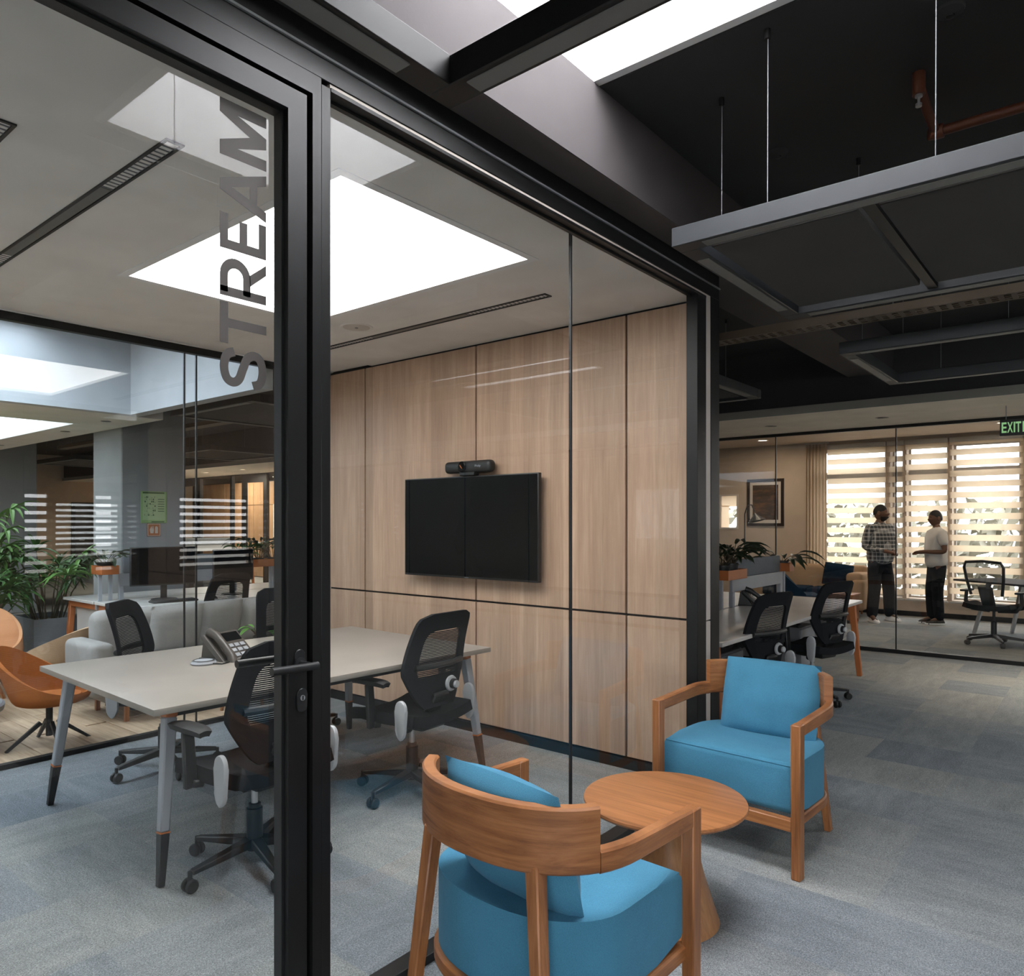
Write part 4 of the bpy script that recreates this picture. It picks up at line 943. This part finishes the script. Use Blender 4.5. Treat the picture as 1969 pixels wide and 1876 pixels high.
obj('pictogram', B().prism([(.0095, .012, -.04), (.0095, .012, .03), (.0095, .025, .045), (.0095, .045, .03), (.0095, .045, -.04)], (.0015, 0, 0)), m_strip, t)

# ------------------------------------------------------------------ monitors on the far bench
def monitor(label, loc, rz, w=.58, h=.36):
    t = thing('monitor', label, 'monitor', loc, rz, 'black monitors on the desk by the column')
    obj('screen', B().box(-w/2, -.012, .14, w/2, .012, .14+h, .006, 2), m_bplast, t); obj('glass', B().box(-w/2+.012, -.0135, .155, w/2-.012, -.0115, .13+h), m_screen, t)
    obj('neck', B().box(-.03, .01, .0, .03, .03, .3, .005, 1), m_bplast, t); obj('foot', B().lathe([(0, 0), (.12, 0), (.12, .008), (.03, .014), (0, .014)], 24), m_bplast, t); return t
monitor('large black monitor on the white desk left of the long orange planter box', (-7.32, 3.50, .740), math.radians(78), .62, .38)
monitor('second black monitor on the white desk, nearer the black door post', (-7.28, 4.22, .740), math.radians(97), .5, .34)
t = thing('keyboard', 'black keyboard on the white desk in front of the large monitor', 'keyboard', (-7.02, 3.45, .740), math.radians(85)); obj('body', B().box(-.21, -.07, 0, .21, .07, .018, .005, 1), m_bplast, t); obj('keys', B().slab(2, (-.20, .20), (-.06, .06), .018, .023, [(-.20+i*.025+.021, -.20+i*.025+.025, -.06, .06) for i in range(15)]), m_dark, t, kind='stuff')
t = thing('computer_mouse', 'black mouse on the white desk beside the keyboard', 'mouse', (-6.98, 3.82, .740)); obj('body', B().sheet(lambda u, v: (.032*math.cos(2*PI*u)*math.sin(PI*v/2+.001), .055*math.sin(2*PI*u)*math.sin(PI*v/2+.001), .032*math.cos(PI*v/2)), 16, 6), m_bplast, t); obj('wheel', B().lathe([(0, -.004), (.008, -.004), (.008, .004), (0, .004)], 10, (0, .025, .028), M.Rotation(PI/2, 3, 'Y')), m_grey, t)

# ------------------------------------------------------------------ lounge
t = thing('sofa', 'pale grey sofa with loose cushions beyond the glass, behind the meeting table', 'sofa', (-6.0, 3.35, 0))
L = .98
obj('base', B().box(-.32, -L, .13, .30, L, .27, .03, 3), m_sofa, t)
for s in (-.5, .5): obj('seat_cushion', B().box(-.18, s*L-L/2+.06, .265, .32, s*L+L/2-.06, .43, .05, 4), m_cush, t)
obj('backrest', B().box(-.36, -L+.04, .22, -.16, L, .80, .08, 5), m_sofa, t)
obj('armrest', B().box(-.36, L-.02, .20, .30, L+.14, .62, .05, 4), m_sofa, t); obj('armrest', B().box(-.36, -L-.12, .20, .20, -L+.04, .60, .05, 4), m_sofa, t)
for x in (-.28, .24):
    for y in (-L+.1, L): obj('leg', B().bar((x, y, 0), (x, y, .14), .03, .03), m_wv, t)
for k, (y, rz, lb) in enumerate(((2.98, 82, 'pale grey cushion on the sofa, leftmost of its row'), (3.36, 98, 'pale grey cushion second along the sofa row'), (3.78, 88, 'pale grey cushion third along the sofa row'), (4.12, 95, 'pale grey cushion at the armrest end of the sofa row'))):
    o = obj('pillow', pillow(.44, .42, .17), m_cush); o['label'] = lb; o['category'] = 'cushion'; o['group'] = 'cushions on the grey sofa'
    o.matrix_world = M.Translation((-6.02, y, .635)) @ M.Rotation(math.radians(rz), 4, 'Z') @ M.Rotation(math.radians(16), 4, 'X')
def shell_chair(label, loc, rz, m, swivel=False, w=.33):
    t = thing('shell_chair', label, 'chair', loc, rz, 'upholstered shell chairs in the lounge')
    def shell(u, v):
        a = 2*PI*u; k = min(1, v/.55); up = max(0, (v-.42)/.58); bk = ((1-math.cos(a))/2)
        rim = .015+.40*bk**1.5; r = w*(k*(2-k))**.8; x, y = math.sin(a)*r*(1-.10*up*bk), math.cos(a)*r*.92
        return (x, y-.16*up*rim/.4+.02, .385+.035*k**3+rim*up**1.15)
    sb = B().sheet(shell, 48, 20, .028); bmesh.ops.remove_doubles(sb.bm, verts=sb.bm.verts, dist=1e-4); obj('shell', sb, m, t)
    obj('seat_pad', B().lathe([(0, .44), (w*.5, .438), (w*.74, .425), (w*.78, .41), (w*.7, .40), (0, .40)], 32, (0, .03, 0)), m, t)
    if swivel:
        obj('column', B().tube([(0, 0, .08), (0, 0, .40)], .025, 10), m_bplast, t)
    for i in range(4):
        a = PI/4+i*PI/2; d = V((math.cos(a), math.sin(a), 0))
        obj('leg', B().bar(d*.06+V((0, 0, .39 if not swivel else .20)), d*.30, .03, .035, .022, .022, bev=.003), m_bplast if swivel else m_wv, t)
    return t
shell_chair('burnt orange shell chair tucked at the left end of the meeting table, beyond the glass', (-5.58, 1.89, 0), math.radians(-48), m_ofab, True, .265).scale = (.84, .84, .80)
shell_chair('burnt orange lounge chair at the left edge, facing the low round table', (-6.75, 1.62, 0), math.radians(-80), m_ofab, False, .33).scale = (.9, .9, .86)
shell_chair('pale orange lounge chair behind the burnt orange one, next to the planters', (-7.55, 2.02, 0), math.radians(-110), plain('pale_orange_fabric', (.50, .24, .11), .9), False, .33).scale = (.9, .9, .9)
shell_chair('wide tan lounge chair with a rounded back left of the orange-framed desk', (-6.9, 2.55, 0), math.radians(100), m_tan, False, .42).scale = (.9, .9, .82)
t = thing('round_lounge_table', 'low black round table with a blue-grey rim at the left edge of the wood floor', 'table', (-5.95, 1.32, .007))
obj('tabletop', B().lathe([(0, .33), (.33, .33), (.36, .345), (.355, .36), (0, .36)], 48), m_bplast, t); obj('rim', B().lathe([(.30, .24), (.40, .24), (.405, .275), (.39, .285), (.30, .27)], 48), m_lgrey, t); obj('foot', B().lathe([(0, 0), (.22, 0), (.22, .02), (.06, .05), (.05, .33), (0, .33)], 32), m_bplast, t)
for i in range(4): a = PI/4+i*PI/2; obj('strut', B().bar((math.cos(a)*.05, math.sin(a)*.05, .2), (math.cos(a)*.36, math.sin(a)*.36, .25), .02, .02), m_bplast, t)
t = thing('side_table', 'small round side table with a blue-grey top on wooden legs beside the sofa', 'side table', (-5.50, 3.28, 0))
obj('tabletop', B().lathe([(0, .475), (.20, .475), (.205, .49), (.20, .50), (0, .50)], 40), m_lgrey, t)
for i in range(3): a = .4+i*2*PI/3; obj('leg', B().bar((math.cos(a)*.12, math.sin(a)*.12, .476), (math.cos(a)*.18, math.sin(a)*.18, 0), .03, .03, .02, .02), m_wv, t)
desk_plant('small green pot plant on the round side table beside the sofa', (-5.46, 3.40, .50), m_leaf2, 12, .20, .045, 1.1, (.05, .07), 'table plants', 31, .3)

# ------------------------------------------------------------------ far room
t = thing('framed_picture', 'dark framed abstract picture with a cream mount on the beige wall', 'picture', (-4.92, FW, 1.865))
obj('frame', B().slab(1, (-.335, .335), (-.425, .425), -.03, -.001, [(-.285, .285, -.375, .375)]), plain('dark_frame', (.020, .010, .006), .4), t)
obj('mount', B().slab(1, (-.29, .29), (-.38, .38), -.014, -.004, [(-.235, .235, -.315, .315)]), m_strip, t)
k = N('abstract_painting'); v = k.coords((1.5, 1, 6)); k.l(k.ramp(k.noise(v, 1.8, 6, .7), [(.3, (.012, .008, .006)), (.5, (.055, .030, .016)), (.62, (.15, .07, .03)), (.75, (.10, .06, .03))]), k.b.inputs['Base Color']); k.set(Roughness=.6)
obj('canvas', B().box(-.24, -.008, -.32, .24, -.003, .32), k.m, t)
t = thing('sofa', 'tan sofa under the zebra blinds in the far glazed room', 'sofa', (-3.93, 12.75, 0))
obj('base', B().box(-.75, -.36, .10, .75, .34, .30, .03, 3), m_tan, t)
for s in (-.36, .36): obj('seat_cushion', B().box(s-.35, -.38, .29, s+.35, .20, .44, .04, 3), m_navy, t)
obj('backrest', B().box(-.80, .14, .25, .80, .36, .80, .07, 4), m_tan, t)
obj('armrest', B().box(.70, -.38, .12, .90, .30, .60, .06, 4), m_tan, t); obj('armrest', B().box(-.90, -.38, .12, -.70, .30, .60, .06, 4), m_tan, t); obj('arm_bolster', B().box(.60, -.30, .52, .86, .26, .70, .06, 4), m_tan, t)
for x in (-.7, .7):
    for y in (-.3, .28): obj('leg', B().bar((x, y, 0), (x, y, .11), .03, .03), m_wv, t)
o = obj('pillow', pillow(.46, .42, .16), m_navy); o['label'] = 'navy cushion standing on the tan sofa in the far room'; o['category'] = 'cushion'; o.matrix_world = M.Translation((-3.50, 12.66, .65)) @ M.Rotation(.3, 4, 'Z') @ M.Rotation(math.radians(20), 4, 'X') @ M.Rotation(.15, 4, 'Y')
t = thing('wing_chair', 'navy blue lounge chair with a high curved back before the tan sofa', 'armchair', (-3.80, 11.50, 0), math.radians(-62))
def wing(u, v):
    a = (u-.5)*PI*1.12; q = v; sd = abs(2*u-1)
    return (math.sin(a)*.40, -math.cos(a)*.36+.02, .16+q*(.66-.36*max(0, (sd-.30)/.7)**1.1*(1.05)))
obj('shell', B().sheet(wing, 28, 10, .06), m_navy, t); obj('seat_cushion', B().box(-.32, -.28, .26, .32, .36, .42, .05, 4), m_navy, t)
for i in range(4): a = PI/4+i*PI/2; obj('leg', B().bar((math.cos(a)*.2, math.sin(a)*.2, .27), (math.cos(a)*.30, math.sin(a)*.30, 0), .03, .03, .02, .02), m_wv, t)
t = thing('side_table', 'square wooden side table between the navy chair and the tan sofa', 'side table', (-3.22, 11.85, 0))
obj('tabletop', B().box(-.22, -.22, .40, .22, .22, .43, .004, 1), m_wh, t); obj('body', B().slab(2, (-.20, .20), (-.20, .20), .05, .40, [(-.17, .17, -.17, .17)]), m_wv, t)
for x in (-.18, .18):
    for y in (-.18, .18): obj('leg', B().bar((x, y, 0), (x, y, .08), .03, .03), m_wv, t)
t = thing('floor_lamp', 'black arc floor lamp with a cone shade left of the framed picture', 'lamp', (-4.95, 12.4, 0))
obj('base', B().lathe([(0, 0), (.15, 0), (.15, .02), (.02, .03), (0, .03)], 28), m_bplast, t); obj('pole', B().tube([(0, 0, .02), (0, 0, 1.30), (.01, -.02, 1.65), (.07, -.05, 1.80), (.16, -.09, 1.80), (.22, -.11, 1.68)], .011, 8), m_bplast, t)
obj('lamp_shade', B().lathe([(.012, 0), (.03, -.03), (.15, -.14), (.145, -.14), (.025, -.035), (.0, -.02)], 28, (.22, -.11, 1.66), M.Rotation(-.25, 3, 'Y')), m_bplast, t)
#t = thing('wall_mirror', 'rectangular mirror on the beige wall at the far left of the glazed room', 'mirror', (-5.62, FW, 1.62)); obj('frame', B().slab(1, (-.24, .24), (-.52, .52), -.025, -.001, [(-.225, .225, -.505, .505)]), m_strip, t); obj('glass', B().box(-.23, -.012, -.51, .23, -.004, .51), plain('mirror_silver', (.8, .8, .8), .03, 1.0), t)
t = thing('office_table', 'dark topped office table with slanted legs in the far glazed room', 'desk', (-.55, 11.25, 0), math.radians(-36))
obj('tabletop', B().box(-1.15, -.40, .71, 1.25, .40, .735, .003, 1), m_dark, t)
for x, s in ((-.7, -1), (1.0, 1)):
    for y in (-.28, .28): obj('leg', B().bar((x, y, .71), (x+s*.20, y*1.15, 0), .05, .05, .035, .035, bev=.003), m_steel, t)
obj('modesty_panel', B().box(-.6, .2, .30, .9, .22, .70), m_bplast, t); obj('cable_box', B().box(.1, .1, .08, .36, .4, .45, .01, 1), m_grey, t)
t = thing('swivel_chair', 'mesh-backed swivel chair with a thin curved frame behind the far glass', 'chair', (-1.16, 10.80, 0), math.radians(-14))
for i in range(5):
    a = math.radians(72*i+18); d = V((math.cos(a), math.sin(a), 0)); c = d*.33
    obj('base_arm', B().bar(d*.02+V((0, 0, .11)), d*.33+V((0, 0, .075)), .05, .045, .03, .025, bev=.005), m_bplast, t)
    cs = obj('caster', B().tube([c+V((0, 0, .08)), c+V((0, 0, .03))], .010, 8), m_bplast, t)
    w = B(); w.lathe([(0, -.022), (.028, -.022), (.031, 0), (.028, .022), (0, .022)], 16, c+V((0, 0, .031)), V((0, 0, 1)).rotation_difference(V((-d.y, d.x, 0))).to_matrix()); obj('wheel', w, m_rubber, cs)
obj('gas_column', B().lathe([(0, .08), (.032, .08), (.032, .28), (.016, .29), (.016, .42), (0, .42)], 16), m_bplast, t)
obj('seat', B().sheet(lambda u, v: ((2*u-1)*.25, (2*v-1)*.24, .49+.03*abs(2*u-1)**3-.03*max(0, 2*v-1)**3), 12, 12, .06), m_bfab, t)
for s in (-1, 1):
    obj('arm', B().tube([(s*.05, 0, .42), (s*.24, .0, .43), (s*.31, -.02, .52), (s*.30, -.02, .64)], [.03, .028, .024, .02], 10), m_bplast, t); obj('arm_pad', B().box(s*.30-.035, -.14, .64, s*.30+.035, .12, .665, .01, 2), m_rubber, t)
fp = [(-.17, -.22, .62), (-.20, -.27, .80), (-.215, -.31, .96), (-.19, -.325, 1.02), (0, -.335, 1.035), (.19, -.325, 1.02), (.215, -.31, .96), (.20, -.27, .80), (.17, -.22, .62)]
obj('back_frame', B().tube(fp, .017, 8), m_bplast, t)
def mm(name, c, a):
    k = N(name); k.set(Roughness=.9); k.b.inputs['Base Color'].default_value = lin(c); k.set(Alpha=a); return k.m
obj('back_mesh', B().sheet(lambda u, v: ((2*u-1)*(.17+.035*v), -.23-.10*v+.0, .62+.40*v), 8, 10), mm('sheer_back_mesh', (.05, .045, .04), .55), t)
obj('back_bracket', B().bar((0, -.12, .44), (0, -.27, .72), .14, .04, .16, .03, bev=.01), m_bplast, t)

# ------------------------------------------------------------------ people
def skin(name, vs, es, mat, parent, root, sub=1, flat=None):
    me = bpy.data.meshes.new(name); keys = list(vs); ix = {k: i for i, k in enumerate(keys)}
    me.from_pydata([vs[k][0] for k in keys], [(ix[a], ix[b]) for a, b in es], [])
    o = bpy.data.objects.new(name, me); col.objects.link(o); o.modifiers.new('skin', 'SKIN').use_smooth_shade = True
    for k in keys:
        d = me.skin_vertices[0].data[ix[k]]; r = vs[k][1]; d.radius = r if isinstance(r, tuple) else (r, r); d.use_root = (k == root)
    s = o.modifiers.new('sub', 'SUBSURF'); s.levels = sub; s.render_levels = sub
    m2 = bpy.data.meshes.new_from_object(o.evaluated_get(bpy.context.evaluated_depsgraph_get())); bpy.data.objects.remove(o); m2.name = name
    for p in m2.polygons: p.use_smooth = True
    return obj(name, m2, mat, parent)
def chain(*k): return list(zip(k, k[1:]))
def person(label, loc, rz, H, shirt, belly, long_sleeve, shoe_mat, yaw, beard, stance, hands):
    t = thing('person', label, 'person', loc, rz, 'two people talking by the window'); s = H/1.75
    def S(d): return {k: (tuple(c*s for c in p), tuple(x*s for x in r) if isinstance(r, tuple) else r*s) for k, (p, r) in d.items()}
    fl_, fr_ = stance; hl, hr = hands
    el = (-.25, -.02, 1.10); er = (.25, -.02, 1.10)
    body = {'pel': ((0, 0, .95), (.12, .10)), 'wa': ((0, 0, 1.10), (.12+belly*.5, .10+belly*.5)), 'ch': ((0, 0, 1.30), (.14, .10)), 'nk': ((0, -.005, 1.46), .055), 'hd0': ((0, .015, 1.545), .062),
            'shl': ((-.165, 0, 1.39), .06), 'ell': (el, .043), 'wrl': (hl, .028), 'shr': ((.165, 0, 1.39), .06), 'elr': (er, .043), 'wrr': (hr, .028),
            'hil': ((-.09, 0, .90), .09), 'knl': (((-.09+fl_[0])/2, .03+fl_[1]/2, .50), .06), 'anl': ((fl_[0], fl_[1], .09), .04), 'tol': ((fl_[0]+fl_[2], fl_[1]+.13, .035), .03),
            'hir': ((.09, 0, .90), .09), 'knr': (((.09+fr_[0])/2, .03+fr_[1]/2, .50), .06), 'anr': ((fr_[0], fr_[1], .09), .04), 'tor': ((fr_[0]+fr_[2], fr_[1]+.13, .035), .03)}
    es = chain('pel', 'wa', 'ch', 'nk', 'hd0')+chain('ch', 'shl', 'ell', 'wrl')+chain('ch', 'shr', 'elr', 'wrr')+chain('pel', 'hil', 'knl', 'anl', 'tol')+chain('pel', 'hir', 'knr', 'anr', 'tor')
    for sd, h in (('l', hl), ('r', hr)):
        sg = -1 if sd == 'l' else 1; hv = V(h); d = (hv-V(el if sd == 'l' else er)).normalized(); side = d.cross(V((0, 0, 1))).normalized()
        pm = hv+d*.05; body['pm'+sd] = (tuple(pm), (.034, .020)); es.append(('wr'+sd, 'pm'+sd))
        for q, (off, ln_) in enumerate(((-.028, .062), (-.009, .072), (.010, .068), (.028, .052))):
            k1 = pm+d*.045+side*off; k2 = k1+d*ln_*.5-V((0, 0, .022)); body['f%s%da' % (sd, q)] = (tuple(k1), .0105); body['f%s%db' % (sd, q)] = (tuple(k2), .0085); es += chain('pm'+sd, 'f%s%da' % (sd, q), 'f%s%db' % (sd, q))
        k1 = hv+d*.03+side*(-sg*.035)+V((0, 0, .012)); k2 = k1+d*.04+side*(-sg*.008); body['th%sa' % sd] = (tuple(k1), .012); body['th%sb' % sd] = (tuple(k2), .010); es += chain('wr'+sd, 'th%sa' % sd, 'th%sb' % sd)
    b = skin('body', S(body), es, m_skin, t, 'pel')
    # head: one surface with brow, nose, lips and chin, joined over the neck stub
    hd = B()
    def hp(u, v):
        a = 2*PI*u; ph = PI*v; x = math.sin(ph)*math.sin(a)*.076; y = math.sin(ph)*math.cos(a)*.098; z = math.cos(ph)*.122
        f = max(0, math.cos(a))**2*math.sin(ph)
        if z < 0: x *= 1+z*1.6; y = y*(1+z*1.0)+(.012*f if z > -.1 else .004)
        nose = math.exp(-((x/.015)**2)-((z+.020)/.020)**2)*.014*f; lips = math.exp(-((x/.024)**2)-((z+.062)/.012)**2)*.008*f; eye = -math.exp(-(((abs(x)-.030)/.015)**2)-((z-.012)/.012)**2)*.009*f; brow = math.exp(-(((abs(x)-.028)/.022)**2)-((z-.032)/.008)**2)*.006*f; chin = math.exp(-((x/.025)**2)-((z+.100)/.016)**2)*.010*f
        return (x, y+nose+lips+eye+brow+chin, z)
    hd.sheet(hp, 40, 32)
    bmesh.ops.remove_doubles(hd.bm, verts=hd.bm.verts, dist=1e-4)
    for sg in (-1, 1): hd.lathe([(0, -.006), (.020, -.006), (.026, 0), (.020, .006), (0, .004)], 14, (sg*.078, -.008, -.005), M.Rotation(PI/2, 3, 'Y') @ M.Scale(1.35, 3, (1, 0, 0)))
    ho = obj('head', hd, m_skin, t); ho.matrix_local = M.Scale(s, 4) @ M.Translation((0, .02, 1.610)) @ M.Rotation(yaw, 4, 'Z')
    hr_ = B()
    def hair(u, v):
        a = 2*PI*u; lim = .35+.24*(.5-.5*math.cos(a))**.8+.012*math.sin(a*9)+.010*math.sin(a*23); ph = PI*lim*v; p = V((math.sin(ph)*math.sin(a)*.080, math.sin(ph)*math.cos(a)*.102-.004, math.cos(ph)*.128)); return p
    hr_.sheet(hair, 48, 12, .004); obj('hair', hr_, m_hair, ho)
    for sg in (-1, 1): obj('eye', B().lathe([(0, -.006), (.006, -.004), (.008, 0), (.006, .004), (0, .006)], 12, (sg*.030, .083, .012)), m_hair, ho)
    if beard:
        bd = B()
        def bf(u, v):
            a = (u-.5)*2.9; z = -.052-.066*v; q = hp(a/(2*PI) % 1, math.acos(max(-1, min(1, z/.122)))/PI); return (q[0]*1.04, q[1]*1.03+.002, q[2]*1.03)
        bd.sheet(bf, 22, 8, -.010); obj('beard', bd, plain('dark_brown_beard', (.022, .014, .010), .8), ho)
    m_, c_ = ('shirt', shirt)
    sh = {'hem': ((0, .0, .84), (.180+belly*.6, .142+belly)), 'hip': ((0, .005, .95), (.166+belly*.7, .128+belly*1.1)), 'wa': ((0, .015, 1.08), (.150+belly, .115+belly*1.5)), 'ch': ((0, .005, 1.28), (.170+belly*.5, .122+belly*.6)), 'col': ((0, -.005, 1.435), (.095, .08)), 'nk': ((0, 0, 1.495), .066),
          'shl': ((-.175, 0, 1.385), .082), 'shr': ((.175, 0, 1.385), .082)}
    ess = chain('hem', 'hip', 'wa', 'ch', 'col', 'nk')+chain('ch', 'shl')+chain('ch', 'shr')
    for sd, e, h in (('l', el, hl), ('r', er, hr)):
        if long_sleeve: sh['el'+sd] = (e, .060); sh['wr'+sd] = (tuple(V(e).lerp(V(h), .88)), .040); ess += chain('sh'+sd, 'el'+sd, 'wr'+sd)
        else: p0 = V(sh['sh'+sd][0]); sh['el'+sd] = (tuple(p0.lerp(V(e), .72)), .070); ess += chain('sh'+sd, 'el'+sd)
    obj_s = skin('shirt', S(sh), ess, c_, t, 'ch')
    tr = {'wb': ((0, 0, 1.03), (.118+belly*.4, .095+belly*.5)), 'pel': ((0, 0, .88), (.150, .112)), 'hil': ((-.09, 0, .80), .108), 'hir': ((.09, 0, .80), .108)}
    est = chain('wb', 'pel', 'hil')+[('pel', 'hir')]
    for sd in 'lr': tr['kn'+sd] = (body['kn'+sd][0], .092); p = body['an'+sd][0]; tr['an'+sd] = ((p[0], p[1]-.005, .035), .080); est += chain('hi'+sd, 'kn'+sd, 'an'+sd)
    obj('trousers', skin('trousers', S(tr), est, m_trouser, t, 'pel').data, None, t); bpy.data.objects.remove([o for o in kids(t) if o.name.startswith('trousers')][0])
    for sd, f in (('l', fl_), ('r', fr_)):
        def shoe(u, v, f=f):
            a = 2*PI*u; L = .145; y = math.cos(a)*L; x = math.sin(a)*(.045+.012*(y/L))*(1 if v < .6 else 1-(v-.6)*1.2); z = .085*v*(1-.45*max(0, y/L))*(1 if v < 1 else .9)
            k = 1-max(0, v-.4)*.6
            return ((f[0]+x*k+(y+.06)/.28*f[2])*s, (f[1]+.06+y*(1-.25*max(0, v-.3)))*s, z*s)
        b_ = B(); b_.sheet(shoe, 24, 6); bmesh.ops.holes_fill(b_.bm, edges=b_.bm.edges); so = obj('shoe', b_, shoe_mat, t); obj('sole', B().prism([((f[0]+math.sin(2*PI*i/20)*.052+(math.cos(2*PI*i/20)*.15+.06)/.28*f[2])*s, (f[1]+.06+math.cos(2*PI*i/20)*.15)*s, 0) for i in range(20)], (0, 0, .018*s)), m_well, so)
    return t
p1 = person('person in a dark checked shirt and white shoes holding a small bottle by the blinds', (-2.79, 12.30, 0), math.radians(-128), 1.79, m_plaid, .05, True, m_well, math.radians(38), True, ((-.19, -.02, -.02), (.18, .05, .05)), ((-.03, .27, 1.03), (.10, .30, 1.04)))
p2 = person('person in a white polo shirt and black shoes standing by the blinds', (-2.06, 12.50, 0), math.radians(122), 1.70, m_polo, .038, False, m_bplast, math.radians(10), False, ((-.09, .0, 0), (.09, .03, 0)), ((-.06, .22, 1.10), (.05, .24, 1.08)))
hb = bpy.context.view_layer; hb.update()
mw = p1.matrix_world @ M.Scale(1.79/1.75, 4)
t = thing('water_bottle', 'small clear bottle held in both hands by the person in the checked shirt', 'bottle', tuple(mw @ V((.03, .385, 1.00))))
obj('bottle_body', B().lathe([(0, 0), (.026, 0), (.028, .01), (.028, .09), (.012, .12), (.012, .135), (0, .135)], 16), m_glass, t); obj('bottle_cap', B().lathe([(0, .134), (.014, .134), (.014, .15), (0, .15)], 14), m_silver, t)

# hedge and trees outside the windows
hg = B(); rh = random.Random(11)
for i in range(4200):
    c = V((rh.uniform(-9, 7), rh.uniform(17, 19), -.4+2.35*rh.uniform(0, 1)**1.15)); r_ = rh.uniform(.08, .22); d1 = V((rh.uniform(-1, 1), rh.uniform(-1, 1), rh.uniform(-1, 1))).normalized(); d2 = d1.orthogonal().normalized(); d3 = d1.cross(d2)
    hg.bm.faces.new([hg.bm.verts.new(c+d2*r_), hg.bm.verts.new(c+d3*r_*.6), hg.bm.verts.new(c-d2*r_), hg.bm.verts.new(c-d3*r_*.6)])
obj('hedge', hg, plain('pale_hedge', (.27, .255, .20), .9), kind='stuff', label='hedge of green foliage outside the windows', category='hedge')
struct('ground', B().slab(2, (-60, 60), (-60, 60), -.5, -.4), plain('pale_paving', (.42, .40, .36), .9))

# warm ceiling lamps of the far glazed room (each a recessed lamp with its light)
for q, (x, y) in enumerate(((-4.6, 12.3), (-2.9, 11.0), (-1.2, 12.2), (-4.4, 10.4), (.6, 11.2))):
    t = thing('ceiling_lamp', 'round recessed warm lamp in the far room ceiling, '+('before the framed picture', 'in front of the pair talking', 'near the mesh-backed swivel chair', 'nearest the door jamb', 'past the exit sign')[q], 'ceiling light', (x, y, 2.88), 0, 'recessed lamps of the far room')
    obj('rim', B().lathe([(.07, .0), (.09, -.006), (.094, .001), (.07, .001)], 24), m_strip, t); obj('lens', B().lathe([(0, -.001), (.07, -.001), (.07, .001), (0, .001)], 20), glow('far_room_lens', (1, .80, .58), 3.0), t)
    l = bpy.data.lights.new('lamp_light', 'AREA'); l.shape = 'DISK'; l.size = .13; l.energy = 6; l.color = (1, .80, .60); lo = bpy.data.objects.new('lamp_light', l); col.objects.link(lo); lo.location = (0, 0, -.012); lo.parent = t
t = thing('downlight', 'unseen warm downlight added in the beige soffit past the exit sign to light the floor', 'downlight', (-.30, 8.25, 2.62))  # out-of-view lamp added to imitate a sunlit floor patch and lift the soffit
obj('rim', B().lathe([(.05, .0), (.065, -.004), (.068, .001), (.05, .001)], 24), m_strip, t); obj('lens', B().lathe([(0, -.001), (.05, -.001), (.05, .001), (0, .001)], 20), glow('added_fill_lens', (1, .82, .6), 4.0), t)
l = bpy.data.lights.new('lamp_light', 'AREA'); l.shape = 'DISK'; l.size = .1; l.energy = 8; l.spread = math.radians(80); l.color = (1, .84, .66); lo = bpy.data.objects.new('lamp_light', l); col.objects.link(lo); lo.location = (0, 0, -.008); lo.parent = t
for q, (x, y) in enumerate(((-18.6, 10.6), (-16.6, 10.6), (-14.6, 10.6))):  # lamps added to brighten the dark cabin panels
    t = thing('ceiling_lamp', 'round recessed warm lamp added to brighten the timber cabins, '+('leftmost of three', 'middle of three', 'rightmost of three')[q], 'ceiling light', (x, y, 2.88), 0, 'added fill lamps of the timber cabins')
    obj('rim', B().lathe([(.07, .0), (.09, -.006), (.094, .001), (.07, .001)], 24), m_strip, t); obj('lens', B().lathe([(0, -.001), (.07, -.001), (.07, .001), (0, .001)], 20), glow('cabin_fill_lens', (1, .85, .65), 3.0), t)
    l = bpy.data.lights.new('lamp_light', 'AREA'); l.shape = 'DISK'; l.size = .13; l.energy = 34; l.color = (1, .86, .68); lo = bpy.data.objects.new('lamp_light', l); col.objects.link(lo); lo.location = (0, 0, -.012); lo.parent = t
